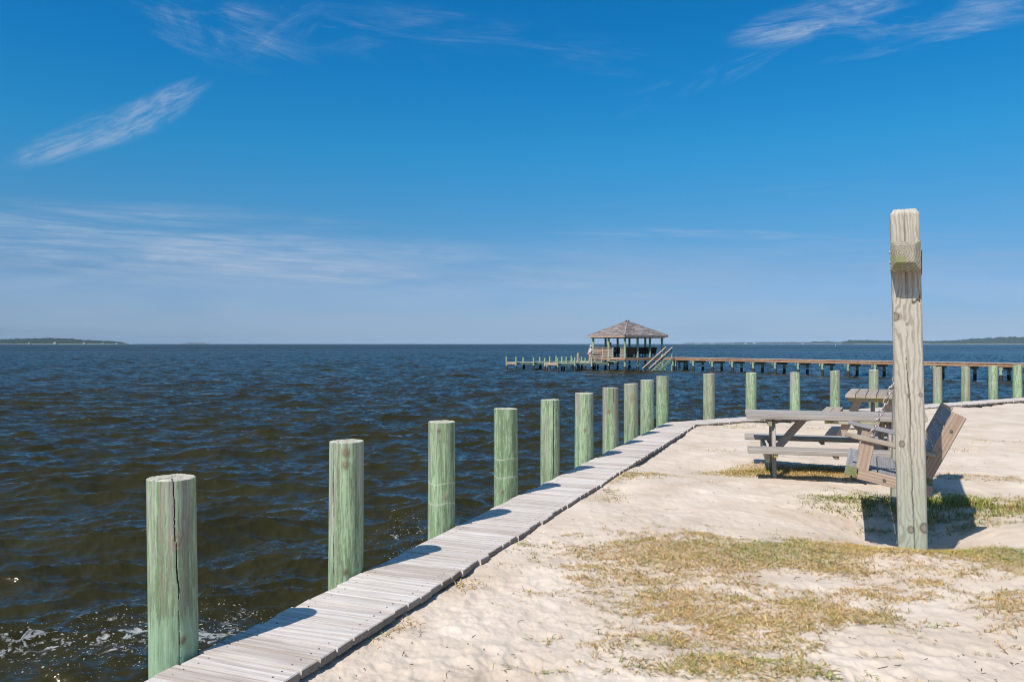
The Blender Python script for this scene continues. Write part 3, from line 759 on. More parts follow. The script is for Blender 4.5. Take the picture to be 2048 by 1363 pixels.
# (photo centre x, top y, width px, which straight, extras, label)
G1 = 'green treated mooring piles along the boardwalk'
PL = [
 (350, 955, 101, 1, dict(cracks=[[(.07, 1.0, .5), (.11, .74, .45), (.12, .665, .6), (.17, .66, .3), (.16, .60, .35), (.17, .50, .7), (.24, .38, .6), (.22, .33, .25), (.23, .15, .4), (.24, .0, .35), (.25, -.2, .3)], [(-.75, -.1, .3), (-.72, .3, .2)]], knots=[(.20, .665, .030, .1), (.36, .105, .014, .9)], jag=.27, greenness=.58), 'thickest green mooring pile nearest the viewer, split by a long dark crack'),
 (692, 882, 70, 1, dict(cracks=[[(-.72, 1.0, .4), (-.74, .6, .5), (-.68, .4, .25), (-.72, 0.0, .5)]], knots=[(-.05, .93, .022, .8), (-.08, .84, .02, .6), (-.05, .03, .015, .8)], greenness=.66), 'second nearest green pile with brown stains under its flat top'),
 (883, 843, 54, 1, dict(knots=[(-.2, .93, .012, .9), (.3, .3, .02, .2)], greenness=.86, lines=(.23, .42)), 'third nearest pile, brightest green with one small dark knot near its top'),
 (1012, 817, 48, 1, dict(greenness=.80, lines=(.22, .43), knots=[(-.3, .06, .015, .8)]), 'green pile fourth from the near end, ringed by two pale lines'),
 (1100, 799, 38, 1, dict(cracks=[[(.40, 1.0, .8), (.42, .5, 1.0), (.38, 0.0, .9)]], greenness=.52), 'green pile fifth from the near end, split by a dark vertical crack'),
 (1168, 786, 37, 1, dict(greenness=.55, knots=[(.1, .45, .02, .3)]), 'green pile sixth from the near end, streaked tan in its upper half'),
 (1221, 775, 32, 1, dict(cracks=[[(.40, 1.0, .9), (.42, .75, .6)]], knots=[(-.2, .60, .02, .8)], greenness=.58), 'seventh pile from the near end, greyish with a short split at its top'),
 (1262, 767, 29, 1, dict(knots=[(.15, .74, .045, .25)], greenness=.58), 'eighth pile from the near end with one large round tan knot'),
 (1294, 760, 27, 1, dict(greenness=.62), 'slim green pile third before the bend of the walk'.replace('third before', 'next to last before')),
 (1325, 752, 25, 1, dict(greenness=.80), 'last bright green pile before the boardwalk bends, beside the corner planks'),
 (1418, 747, 24, 2, dict(greenness=.42, knots=[(.3, .35, .025, .2)]), 'first pile past the boardwalk bend, standing alone left of the picnic table'),
 (1502, 745, 22, 2, dict(greenness=.58), 'green pile rising behind the left end of the long picnic tabletop'),
 (1590, 744, 21, 2, dict(greenness=.30, knots=[(.4, .25, .014, .9), (.1, .6, .01, .9)]), 'pale tan green pile with black knot specks behind the middle of the picnic tabletop'),
 (1670, 741, 21, 2, dict(cracks=[[(.5, .9, .5), (.6, .45, .6)]], knots=[(.3, .3, .02, .9)], greenness=.55), 'green pile with a dark gouge, just left of the smaller picnic table'),
 (1747, 739, 20, 2, dict(greenness=.60, knots=[(-.4, .93, .012, .8), (-.2, .1, .012, .8)]), 'green pile standing behind the smaller picnic table'),
 (1812, 736, 20, 2, dict(greenness=.60), 'green pile hidden behind the swing frame post'),
 (1875, 734, 19, 2, dict(greenness=.42), 'first pile to the right of the swing post, tan green and smooth'),
 (1931, 734, 19, 2, dict(greenness=.45), 'second pile to the right of the swing post, behind the swing backrest'),
 (1986, 731, 19.5, 2, dict(greenness=.58), 'third pile to the right of the swing post, mottled green'),
 (2035, 730, 20, 2, dict(greenness=.55), 'pale green pile at the far right edge beside the boardwalk'),
 (2080, 728, 20, 2, dict(greenness=.55), 'green pile beyond the right edge of the view, second last of the row'),
 (2124, 727, 20, 2, dict(greenness=.5), 'green pile beyond the right edge of the view, last of the row'),
]
PILES = []
for k, (px, ty, wpx, seg, kw, lab) in enumerate(PL):
    kk = (px-1024)/F; rr_, dd = (r1, d1) if seg == 1 else (r2, d2)
    rad = .118
    for _ in range(4):   # point on the ray at (kk*D, D) whose distance outward of the edge is rad+gap
        off = rad+.012; D = (C0@rr_-off)/(kk*rr_[0]+rr_[1]); rad = wpx*D/F/2*math.cos(math.atan(kk))*.985
    pos = (kk*D, D); zt = EYE-(ty-687)/F*D
    ld = ((.016, 0) if k == 0 else (.005, 0) if k == 1 else (-.004*math.cos(k*2), 0))
    pos = (pos[0]+(-.004 if k == 0 else 0), pos[1])
    near = k < 3
    ob = pile(pos, rad, zt, k+1, math.atan2(-pos[1], -pos[0]), 220 if near else (130 if k < 7 else 72), 200 if near else (100 if k < 7 else 60), lean=(-ld[0]*1.0, 0) if k == 0 else ld, **kw)
    tag(ob, lab, 'mooring pile', G1); PILES.append(ob)

# ------------------------------------------------------------------ swing frame: two square posts and the beam
sf = thing('swing_frame', (*SP0, -.1), 'tall grey square timber swing frame holding the bench swing', 'swing frame')
def sqpost(base, ztop, zb, half, seedn, name, res, knots, crack=True, leanv=-.0207):
    per = []
    n_ = int(2*half/res); e = .012
    for side in range(4):
        c, s_2 = [(0, -1), (1, 0), (0, 1), (-1, 0)][side]
        nx, ny = c, s_2; tx, ty = -ny, nx
        for i2 in range(n_+1):
            w_ = -half+2*half*i2/n_
            inset = 0 if abs(w_) < half-e else (abs(w_)-(half-e))*.9
            per.append((nx*(half-inset)+tx*min(max(w_, -half+.004), half-.004), ny*(half-inset)+ty*min(max(w_, -half+.004), half-.004), side, w_))
    pa = np.array(per); n = len(pa)
    zc = np.linspace(zb, ztop, int((ztop-zb)/(res*1.3)))
    Zm = np.repeat(zc[:, None], n, 1); Wm = np.repeat(pa[None, :, 3], len(zc), 0); Sm = np.repeat(pa[None, :, 2], len(zc), 0)
    o1 = seedn*.17
    # grain lines bending round the knots
    ph = Wm*(255+60*FC(Zm*.21+o1, Zm*0+.4))+9.0*FA(Wm*.5+o1+Sm*.31, Zm*.13+o1)+3.0*FC(Wm*1.2+o1, Zm*.35+Sm*.2)
    ph = ph + 2.2*np.sin(Zm*2.3+Sm)*np.exp(-(Wm/.05)**2)
    dark = np.zeros_like(ph); kcol = np.zeros_like(ph)
    for (ks, kw_, kz, kr) in knots:
        dw = Wm-kw_; dz = Zm-kz; on = (Sm == ks)
        ph += on*np.sign(dw+1e-4)*11*kr/.02*np.exp(-(dw/(kr*2.6))**2-(dz/(kr*4.5))**2)*.55
        qq = np.hypot(dw, dz*.8)/kr
        kcol = np.maximum(kcol, on*np.exp(-(qq)**4)*.95); dark = np.maximum(dark, on*np.exp(-((qq-1.0)/.24)**2)*.95); dark = np.maximum(dark, on*np.exp(-((qq-.5)/.2)**2)*.35)
    gl = np.sin(ph); fine = FW(Wm*4+o1+Sm*.2, Zm*.20+o1); bl = FC(Wm*.6+Sm*.25+o1, Zm*.12)
    light = np.array((.455, .405, .325)); mid_ = np.array((.19, .15, .11)); green = np.array((.27, .315, .235)); warm = np.array((.41, .35, .27))
    f = sstep(gl+.35*fine, .15, 1.25)
    hmix = sstep(bl, -.5, 1.2)[..., None]
    top_g = sstep(Zm, .9, .05)[..., None]*.62
    lc = light*(1-hmix*.5)+warm*hmix*.5; lc = lc*(1-top_g)+green*1.18*top_g
    dc = mid_*(1-top_g*.5)+green*.62*top_g*.5
    colr = lc*(1-.55*f[..., None])+dc*.55*f[..., None]
    stn = sstep(FB(Wm*1.1+o1, Zm*.07+Sm*.3), .3, 1.8)[..., None]*.35; colr = colr*(1-stn)+np.array((.21, .165, .12))*stn
    colr *= (1+.07*np.clip(fine, -2, 2))[..., None]
    kc = np.array((.27, .20, .15)); colr = colr*(1-kcol[..., None]*.8)+kc*kcol[..., None]*.8
    colr *= (1-dark*.72)[..., None]
    dep = np.zeros_like(ph)
    if crack:
        pz = np.array((-.2, .15, .45, .75, 1.0, 1.17, 1.36)); pw = np.array((.010, .010, .002, -.002, .006, -.006, -.014))
        wz = np.array((.5, .8, .8, .6, 1.0, .8, .1))
        cw = np.interp(Zm, pz, pw)+.003*FW(Zm*.4, Zm*0+.3); cv = np.interp(Zm, pz, wz)*(Zm < 1.36)
        e = np.exp(-((Wm-cw)/(.0042*np.maximum(cv, .05)))**2)*(Sm == 0)*(cv > .05)
        e2 = np.exp(-((Wm+.006-(Zm-2)*.01)/.003)**2)*(Sm == 0)*(Zm > 1.80)*.8; e = np.maximum(e, e2)
        # torn-out notch at the right edge below the beam
        nt = np.exp(-((Zm-1.752-.35*(Wm-.06)+.008*np.sin(Wm*160))/.010)**2)*(Wm > .035)*(Sm == 0); nt = np.maximum(nt, np.exp(-((Zm-1.785)/.028)**2)*np.exp(-((Wm-.092)/.009)**2)*(Sm == 0))
        e = np.maximum(e, nt*.95)
        dep = e; colr = colr*(1-.93*e[..., None])+.012*e[..., None]
    mz = sstep(Zm, ztop-.035, ztop-.005)[..., None]*.8*(.6+.4*np.clip(fine, -1, 1))[..., None]
    colr = colr*(1-mz)+np.array((.50, .47, .40))*mz
    # flattened, bevelled head
    tpf = sstep(Zm, ztop-.038, ztop)
    sc2 = 1-.20*tpf-dep*.10-.012*0
    lx = pa[None, :, 0]*sc2; ly = pa[None, :, 1]*sc2
    tv_ = SV; tu = SU
    # local x -> tv_, local y -> tu  (face 0 looks back to the viewer)
    PX = base[0]+lx*tv_[0]+ly*tu[0]+tv_[0]*leanv*Zm; PY = base[1]+lx*tv_[1]+ly*tu[1]+tv_[1]*leanv*Zm
    Vv = np.stack([PX, PY, Zm], -1).reshape(-1, 3); Cc = colr.reshape(-1, 3)
    nr = len(zc); i_ = np.arange(nr-1)[:, None]*n+np.arange(n)[None, :]; j_ = np.arange(nr-1)[:, None]*n+(np.arange(n)[None, :]+1) % n
    qd = np.stack([i_, j_, j_+n, i_+n], -1).reshape(-1, 4)
    cen = Vv[-n:].mean(0)+np.array((0, 0, .004)); Vv = np.concatenate([Vv, cen[None]]); Cc = np.concatenate([Cc, [[.5, .47, .4]]])
    tr = np.stack([np.arange(n)+(nr-1)*n, (np.arange(n)+1) % n+(nr-1)*n, np.full(n, len(Vv)-1)], -1)
    org = ORG[sf.name]
    me = np_mesh(name, Vv-np.array(org), qd, tr)
    set_attr(me, 'col', 'FLOAT_COLOR', np.concatenate([np.clip(Cc, .004, .9), np.ones((len(Cc), 1))], 1))
    me.materials.append(M['post']); ob = link(bpy.data.objects.new(name, me)); ob.parent = sf; ORG[ob.name] = org
    return ob
SPn = SP0+SV*.008
KN = [(0, -.078, 1.645, .022), (0, -.005, 1.59, .008), (0, -.005, 1.08, .008), (0, .072, 1.085, .012), (0, -.056, .73, .017), (0, -.012, .12, .019), (0, .076, .14, .026), (0, -.05, 2.0, .008), (1, 0, .6, .02), (3, .03, 1.2, .02)]
sqpost(SPn, 2.42, -.55, .0955, 3, 'post', .0050, KN)
sqpost(SP0+SU*SPL, 2.40, -.6, .0955, 8, 'post', .02, [(0, .03, 1.0, .02)], crack=False, leanv=.020)
bm_ = MB(); hb = .0965; zt_, zb_ = 2.168, 1.965; zc_ = (zt_+zb_)/2; hz = (zt_-zb_)/2
leanp = -.0207*zc_+.008
Bc = lambda s, v=0.0: Vector((*(SP0+SU*s+SV*(v+leanp+.035*s)), zc_))
side = Vector((SV[0], SV[1], 0)); upv = Vector((0, 0, 1))
prof = [(-hb, -hz), (hb, -hz), (hb, hz), (-hb, hz)]
small = [(-hb+.034, -hz+.052), (hb-.040, -hz+.052), (hb-.040, hz-.032), (-hb+.034, hz-.032)]
bm_.prism(Bc(-.245), Bc(-.295), prof, side, upv, r=.5, endprof=small, x0=3.0)
bm_.prism(Bc(-.245), Bc(SPL+.25), prof, side, upv, r=.5, x0=3.0)
bm_.prism(Bc(SPL+.25), Bc(SPL+.30), prof, side, upv, r=.5, endprof=small, x0=3.0)
bm_.build('beam', 'beam', sf)
pt = MB(); 
pt.board(Bc(-.06, hb+.006)-Vector((0, 0, .03)), Bc(.16, hb+.006)-Vector((0, 0, .03)), .17, .010, up=side)
pt.build('bracket', 'beam', sf)
for (zz, sgn) in ((.055, -1), (-.02, -1)):
    bb = MB(); bb.tube([Bc(.02, sgn*(hb-.01))+Vector((0, 0, zz)), Bc(.02, sgn*(hb+.011))+Vector((0, 0, zz))], .010, 6); bb.build('bolt', 'bolt', sf)

# ------------------------------------------------------------------ hanging swing seat  (s along the beam, v across, z)
def SW(s, v, z): p = SP0+SU*s+SV*v; return Vector((p[0], p[1], z))
sw = thing('bench_swing', tuple(SW(1.02, 0, .3)), 'wooden bench swing hung on chains with tilted slatted back and bolted tan sides', 'swing')
sN, sFr = .49, 1.55
uu = Vector((SU[0], SU[1], 0)); vv3 = Vector((SV[0], SV[1], 0))
tl = R(11.5); tv3 = (vv3*math.cos(tl)-Vector((0, 0, 1))*math.sin(tl)).normalized(); tn3 = uu.cross(tv3)
if tn3.z < 0: tn3 = -tn3
def slope(s, v, z0, v0): return SW(s, v, z0-(v-v0)*math.tan(tl))
for s in (sN, sFr):
    rl = MB(); rl.board(slope(s, -.365, .413, -.365), slope(s, .165, .413, -.365), .040, .085, up=tn3); rl.build('seat_rail', 'swing_tan', sw)
    ar = MB(); pr = []
    a = slope(s, -.455, .722, -.455); b_ = slope(s, .19, .722, -.455)
    ar.board(a+tv3*.05, b_, .095, .036, up=tn3, bev=.01)
    ar.board(a, a+tv3*.052, .070, .030, up=tn3, bev=.012)
    ar.build('armrest', 'swing_grey' if s == sFr else 'table2', sw)
    ap = MB(); top = slope(s, -.285, .674, -.285); bot = top-tn3*.232
    ap.board(top, bot, .040 if False else .098, .042, up=uu); ap.build('arm_support', 'swing_tan', sw)
    # tapering back stile, top at v=.36, foot under the seat
    st_ = MB(); tp = SW(s, .352, .905); ft = SW(s, .125, .44); dirn = (tp-ft).normalized()
    nrm_ = uu.cross(dirn); nrm_ = nrm_ if nrm_.dot(vv3) > 0 else -nrm_
    prf = [(-.052, -.021), (.052, -.021), (.052, .021), (-.052, .021)]
    st_.board(ft-dirn*.02, tp, .104, .042, up=uu, bev=.006); st_.build('back_stile', 'swing_tan', sw)
    for (fr, o_) in ((.30, 0), (.62, 0.012)):
        p = ft+(tp-ft)*(fr+.12)+nrm_*.002; sgn = -1 if s == sN else 1
        bb = MB(); bb.tube([p+uu*sgn*.020, p+uu*sgn*.027], .013, 10); bb.tube([p+uu*sgn*.027, p+uu*sgn*.033], .007, 6); bb.build('bolt', 'bolt', sw)
    p = slope(s, -.17, .415, -.365)+Vector((0, 0, 0)); sgn = -1 if s == sN else 1
    bb = MB(); bb.tube([p+uu*sgn*.019, p+uu*sgn*.026], .013, 10); bb.build('bolt', 'bolt', sw)
# seat boards run between the sides, slightly proud at the near end
for k, (v0, v1) in enumerate(((-.36, -.222), (-.215, -.075), (-.068, .07), (.076, .15))):
    sb = MB(); c_ = (v0+v1)/2; sb.board(slope(sN+.025, c_, .452, -.365), slope(sFr-.025, c_, .452, -.365), v1-v0, .026, up=tn3); sb.build('seat_slat', 'swing_grey', sw)
fr_ = MB(); fr_.board(slope(sN-.035, -.412, .425, -.365), slope(sFr+.03, -.412, .425, -.365), .088, .085, up=tn3, bev=.008); fr_.build('front_board', 'swing_moss' if False else 'swing_grey', sw)
fe = MB(); fe.board(slope(sN-.043, -.412, .425, -.365), slope(sN-.035, -.412, .425, -.365), .084, .081, up=tn3, bev=.008); fe.build('board_end', 'swing_moss', sw, label='green mossy end of the front board')
rb = MB(); rb.board(SW(sN+.03, .135, .355), SW(sFr-.03, .135, .355), .075, .15, up=Vector((0, 0, 1)), bev=.012); rb.build('rear_board', 'swing_moss', sw)
# back boards
tp = SW(0, .352, .905); ft = SW(0, .125, .44); dirn = (tp-ft).normalized(); nr_ = uu.cross(dirn); nr_ = nr_ if nr_.dot(vv3) > 0 else -nr_
for k, (f0, f1) in enumerate(((.03, .19), (.205, .365), (.38, .50-.005))):
    c_ = (f0+f1)/2; bb = MB()
    p = ft+dirn*c_-nr_*.028
    bb.board(p+uu*(sN+.024), p+uu*(sFr-.024), f1-f0, .024, up=nr_); bb.build('back_slat', 'swing_grey', sw)
ir = MB(); ir.tube([slope(sN-.05, -.40, .365, -.365), slope(sN-.03, -.33, .352, -.365), slope(sN-.02, -.30, .345, -.365)], .006, 6); ir.tube([slope(sN-.05, -.41, .39, -.365), slope(sN-.05, -.405, .355, -.365)], .007, 6); ir.build('metal_strap', 'iron', sw)
# chains
def chain(a, b, name='chain'):
    c = MB(); a = Vector(a); b = Vector(b); ln = (b-a).length; n = int(ln/.044); d = (b-a).normalized()
    s1 = d.cross(Vector((.3, .9, .1))).normalized(); s2 = d.cross(s1)
    for k in range(n):
        f = (k+.5)/n; sag = -.010*math.sin(math.pi*f)*ln
        c.torus(a+(b-a)*f+Vector((0, 0, sag)), s1 if k % 2 else s2, d, .028, .0175, .0056, 12, 6)
    return c.build(name, 'steel', sw, smooth=True)
for (s, fv, fz, bv, bz) in ((sN, -.262, .69, .10, .36), (sFr, -.03, .64, .10, .36)):
    apex = SW(s, leanp, 1.33); f0 = SW(s, fv, fz)
    chain(f0+Vector((0, 0, .03)), apex); chain(SW(s+(-.035 if s == sN else .035), bv, bz+.03), apex); chain(apex, SW(s, leanp, zb_+.0))
    eb = MB(); eb.torus(f0+Vector((0, 0, .012)), uu, (0, 0, 1), .022, .020, .0055, 14, 6); eb.tube([f0-Vector((0, 0, .07)), f0-Vector((0, 0, .01))], .006, 6); eb.build('eye_bolt', 'steel', sw, smooth=True)

# ------------------------------------------------------------------ picnic tables
def make_table(origin, label, wood_, mossy):
    t0 = thing('picnic_table', origin, label, 'picnic table', 'picnic tables on the sand'); O = Vector(origin)
    def b_(name, m_, *bs):
        k = MB()
        for (a, c, w_, th__, up) in bs: k.board(O+Vector(a), O+Vector(c), w_, th__, up=up, bev=.006)
        return k.build(name, m_, t0)
    Lh = .915; T = .725; B = .385; Z = (0, 0, 1)
    b_('tabletop', wood_, *[((-Lh+random.uniform(-.006, .006), -.305+.1525*k, T-.026+random.uniform(-.002, .002)), (Lh+random.uniform(-.006, .006), -.305+.1525*k, T-.026), .143, .052, Z) for k in range(5)])
    for sg in (-1, 1):
        be = b_('bench', wood_, *[((-Lh+random.uniform(-.008, .008), sg*(.58+.145*k), B-.026), (Lh+random.uniform(-.008, .008), sg*(.58+.145*k), B-.026), .137, .052, Z) for k in range(2)])
        for xx in (0.0, -.62, .62):
            cl = MB(); cl.board(O+Vector((xx+(.0 if xx == 0 else 0), sg*.53, B-.07)), O+Vector((xx, sg*.775, B-.07)), .045, .038); c2_ = cl.build('cleat', mossy, be if False else t0)
        # rounded bench ends come from the bevel of the planks
    b_('cleat', mossy, ((0, -.34, T-.06), (0, .34, T-.06), .05, .035, Z))
    for xs in (-1, 1):
        x_ = xs*.66
        b_('top_support', mossy, ((x_, -.35, T-.085), (x_, .35, T-.085), .042, .088, Z))
        b_('bench_support', mossy, ((x_+xs*.043, -.70, B-.10), (x_+xs*.043, .70, B-.10), .042, .115, Z))
        for sg in (-1, 1):
            b_('leg', wood_, ((x_-xs*.043, sg*.17, T-.045), (x_-xs*.043, sg*.50, -.05), .125, .042, (1, 0, 0)))
        b_('brace', wood_, ((x_-xs*.07, 0, B-.11), (x_-xs*.40, 0, T-.06), .085, .042, (0, 1, 0)))
    return t0
h1 = -.08
t1 = make_table((0, 0, 0), 'long grey picnic table with attached benches seen from its side, beside the swing', 'table', 'tablemoss')
c1 = np.array((2.79, 9.5))+np.array((.966, -.259))*.915
t2 = copy_tree(t1)
t1.location = (c1[0], c1[1], -.085); t1.rotation_euler = (0, 0, math.atan2(-.259, .966))
t2.location = (6.05, 13.36, -.08); t2.rotation_euler = (0, 0, math.atan2(.90, .436))
t2['label'] = 'smaller looking picnic table seen end on behind the long one, near the boardwalk'
for ch in [x_ for x_ in bpy.data.objects if x_.parent == t2]:
    if ch.name.split('.')[0] in ('leg', 'tabletop', 'bench'):
        ch.data = ch.data.copy(); ch.data.materials.clear(); ch.data.materials.append(M['table2'])

# ------------------------------------------------------------------ pier, gazebo, low docks, stairs
ga = np.array((.838, .545)); ga /= np.linalg.norm(ga); gb = np.array((-ga[1], ga[0])); GF = np.array((10.88, 76.7)); GS = 4.85
DZ = .10
def G(a, b, z): p = GF+ga*a+gb*b; return Vector((p[0], p[1], z))
def rpile(p, z0, z1, rad, name, m_, parent, seg=10):
    k = MB(); k.tube([(p[0], p[1], z0), (p[0], p[1], z1)], rad, seg); return k.build(name, m_, parent, smooth=False)
def twotone(p, z1, rad, parent, name='pile'):
    o_ = rpile(p, -.74+random.uniform(-.08, .10), z1, rad, name, 'green', parent)
    k = MB(); k.tube([(p[0], p[1], -2.2), (p[0], p[1], -.74)], rad*1.05, 10); k.build('wet_foot', 'under', o_)
    return o_
# long pier
pier = thing('pier', (20, 73, WATER), 'long wooden walkway pier with orange brown side running to the gazebo', 'pier')
pd = np.array((.616, -.787)); pd /= np.linalg.norm(pd); pn = np.array((-pd[1], pd[0]))  # to the far side
PA = np.array((15.9, 78.8)); PWID = 1.75
def PP(t, w_, z): p = PA+pd*t+pn*w_; return Vector((p[0], p[1], z))
k = MB(); t_ = -1.4
while t_ < 51: k.board(PP(t_+.07, -.03+random.uniform(-.02, .02), DZ-.02), PP(t_+.07, PWID+.03, DZ-.02), .132, .04); t_ += .14
k.build('deck_planks', 'pier_top', pier)
for w_ in (.03, PWID/2, PWID-.03):
    k = MB(); t_ = -1.4
    while t_ < 51:
        k.board(PP(t_, w_, DZ-.155+random.uniform(-.006, .006)), PP(t_+3.58, w_, DZ-.155), .045, .225); t_ += 3.6
    k.build('stringer', 'pier_side', pier)
for j in range(-0, 23):
    t_ = .165+2.25*j
    k = MB(); k.board(PP(t_-.085, -.12, DZ-.40), PP(t_-.085, PWID+.05, DZ-.40), .05, .20); k.board(PP(t_+.20, -.06, DZ-.39), PP(t_+.20, PWID+.05, DZ-.39), .05, .19)
    k.build('cap_beam', 'dockwood', pier)
    for w_ in (.14, PWID-.22):
        twotone(PP(t_+.055, w_, 0), DZ-.29, .115, pier)
# gazebo
gz = thing('gazebo', tuple(G(GS/2, GS/2, WATER)), 'open pier gazebo with weathered shingle hip roof on green posts', 'gazebo')
spots = [(0, 0), (GS, 0), (0, GS), (GS, GS)]+[(GS*f, s_2) for f in (1/3, 2/3) for s_2 in (0, GS)]+[(s_2, GS*.5) for s_2 in (0, GS)]
EZ = 2.20
for (a, b_2) in spots: twotone(G(a, b_2, 0), EZ, .115, gz, 'post')
k = MB(); b_2 = -.12
while b_2 < GS+.1: k.board(G(-.15, b_2+.07, DZ-.02), G(GS+.15, b_2+.07, DZ-.02), .132, .04); b_2 += .14
k.build('deck_planks', 'pier_top', gz)
for (a0_, b0_, a1_, b1_) in ((-.16, -.18, GS+.16, -.18), (-.18, GS+.16, -.18, -.16), (-.16, GS+.18, GS+.16, GS+.18), (GS+.18, -.16, GS+.18, GS+.16)):
    k = MB(); k.board(G(a0_, b0_, DZ-.15), G(a1_, b1_, DZ-.15), .045, .22); k.build('rim_joist', 'pier_side', gz)
for (a0_, b0_, a1_, b1_) in ((-.2, -.135, GS+.2, -.135), (-.135, GS+.2, -.135, -.11), (-.2, GS+.135, GS+.2, GS+.135), (GS+.135, -.11, GS+.135, GS+.11)):
    k = MB(); k.board(G(a0_, b0_, EZ-.10), G(a1_, b1_, EZ-.10), .05, .19); k.build('header_beam', 'green' if a0_ != -.2 else 'dockwood', gz)
# hip roof in overlapping shingle courses
OV = .42; AZ_ = EZ+1.50; NC = 17
rf = MB(); apex = G(GS/2, GS/2, AZ_)
cor = [(-OV, -OV), (GS+OV, -OV), (GS+OV, GS+OV), (-OV, GS+OV)]
E0 = EZ+.06
for sidx in range(4):
    c0 = cor[sidx]; c1_ = cor[(sidx+1) % 4]
    for kx in range(NC):
        f0 = kx/NC; f1 = min((kx+1.15)/NC, .995)
        row = []
        for ff, dzz in ((f0, .045), (f1, .012)):
            l_ = G(*c0, E0).lerp(apex, ff); r_ = G(*c1_, E0).lerp(apex, ff); row.append((l_+Vector((0, 0, dzz)), r_+Vector((0, 0, dzz))))
        wid = (row[0][1]-row[0][0]).length; nsh = max(2, int(wid/.28)); cuts = [0]+sorted(random.uniform(.02, .98) for _ in range(nsh-1))+[1]
        for i2 in range(len(cuts)-1):
            a_, b_3 = cuts[i2], cuts[i2+1]-.004
            q4 = [row[0][0].lerp(row[0][1], a_), row[0][0].lerp(row[0][1], b_3), row[1][0].lerp(row[1][1], b_3), row[1][0].lerp(row[1][1], a_)]
            lo_ = [p-Vector((0, 0, .035)) for p in q4]; x0 = random.uniform(0, 30)
            gg_ = [(x0, 0, 0), (x0, .3, 0), (x0+.2, .3, 0), (x0+.2, 0, 0)]*2
            rf.add(q4+lo_, [(0, 1, 2, 3), (7, 6, 5, 4), (0, 4, 5, 1), (1, 5, 6, 2), (2, 6, 7, 3), (3, 7, 4, 0)], gg_, random.random())
roof = rf.build('roof', 'roof', gz)
for sidx in range(4):
    c0 = cor[sidx]; k = MB()
    k.board(G(*c0, E0+.05), G(GS/2, GS/2, AZ_+.05), .13, .03); k.build('ridge_cap', 'roof', roof)
for sidx in range(4):
    c0 = cor[sidx]; c1_ = cor[(sidx+1) % 4]; k = MB()
    k.board(G(*c0, E0-.09), G(*c1_, E0-.09), .03, .17); k.build('fascia', 'railwood' if sidx == 3 else 'roof', gz)
k = MB(); k.board(G(-OV+.1, GS/2, E0-.10), G(GS+OV-.1, GS/2, E0-.10), GS+OV*2-.2, .02); k.build('ceiling', 'under', gz)
k = MB()
for (a, b_2) in ((GS/2-.16, GS/2), (GS/2+.16, GS/2)): k.tube([G(a, b_2, AZ_-.05), G(a, b_2, AZ_+.12)], .07, 8)
k.build('finial', 'under', gz)
# slatted railings on the left-front side (b axis at a=0) 
def railing(p, q_, z0, z1, rows, parent, m_='railwood', posts=True):
    p = Vector(p); q_ = Vector(q_); r_ = thing
    k = MB(); 
    for i2 in range(rows):
        z = z0+.12+(z1-z0-.16)*i2/(rows-1); k.board(p+Vector((0, 0, z)), q_+Vector((0, 0, z)), .03, .10)
    k.board(p+Vector((0, 0, z1)), q_+Vector((0, 0, z1)), .15, .04)
    r_ = k.build('railing', m_, parent)
    if posts:
        n_ = max(2, int((q_-p).length/1.2)+1)
        for i2 in range(n_):
            pp = p.lerp(q_, i2/(n_-1)); kk_ = MB(); kk_.board(pp+Vector((0, 0, z0-.1)), pp+Vector((0, 0, z1-.02)), .09, .09, up=(1, 0, 0)); kk_.build('rail_post', 'dockwood', r_)
railing(G(-.05, GS, 0), G(-.05, 1.75, 0), DZ, DZ+.98, 6, gz)
railing(G(-.05, .55, 0), G(-.05, .0, 0), DZ, DZ+.98, 6, gz)
railing(G(0, GS+.05, 0), G(1.0, GS+.05, 0), DZ, DZ+.98, 6, gz)
# platform between gazebo, stairs and pier
k = MB()
for i2 in range(16): k.board(G(GS+.20+.14*i2, -1.3, DZ-.021), G(GS+.20+.14*i2, 1.6, DZ-.021), .132, .04)
lp = k.build('landing', 'pier_top', gz)
k = MB(); k.board(G(GS+.13, -1.3, DZ-.15), G(GS+2.37, -1.3, DZ-.15), .045, .22); k.board(G(GS+.15, -1.28, DZ-.15), G(GS+.15, 1.6, DZ-.15), .045, .21); k.build('landing_joist', 'pier_side', gz)
for (a, b_2) in ((GS+.3, -1.2), (GS+2.25, -1.2), (GS+1.2, -1.2)): twotone(G(a, b_2, 0), DZ-.26, .10, gz, 'landing_pile')
# tall dark benches inside
def gbench(p, q_, inward, label):
    p = Vector(p); q_ = Vector(q_); inn = Vector(inward).normalized(); c_ = (p+q_)/2
    t0 = thing('bench', (c_.x, c_.y, DZ), label, 'bench', 'high backed benches in the gazebo'); d = (q_-p).normalized(); n_ = int((q_-p).length/.15)
    k = MB()
    for i2 in range(n_):
        x_ = p+(q_-p)*((i2+.5)/n_); k.board(x_+Vector((0, 0, DZ+.32)), x_-inn*.16+Vector((0, 0, DZ+1.0)), .135, .03, up=inn)
    k.build('backrest', 'dark', t0)
    k = MB()
    for i2 in range(3): k.board(p+inn*(.10+.15*i2)+Vector((0, 0, DZ+.44)), q_+inn*(.10+.15*i2)+Vector((0, 0, DZ+.44)), .14, .035)
    k.build('seat', 'dark', t0)
    for f in (.06, .5, .94):
        k = MB(); b0 = p.lerp(q_, f); k.board(b0+Vector((0, 0, DZ)), b0+Vector((0, 0, DZ+.42)), .09, .07, up=d); k.board(b0+inn*.40+Vector((0, 0, DZ)), b0+inn*.40+Vector((0, 0, DZ+.42)), .09, .07, up=d); k.build('leg', 'dark', t0)
gbench(G(.35, GS-.35, 0), G(2.3, GS-.35, 0), (-gb[0], -gb[1], 0), 'dark brown gazebo bench at the back under the blue clad person')
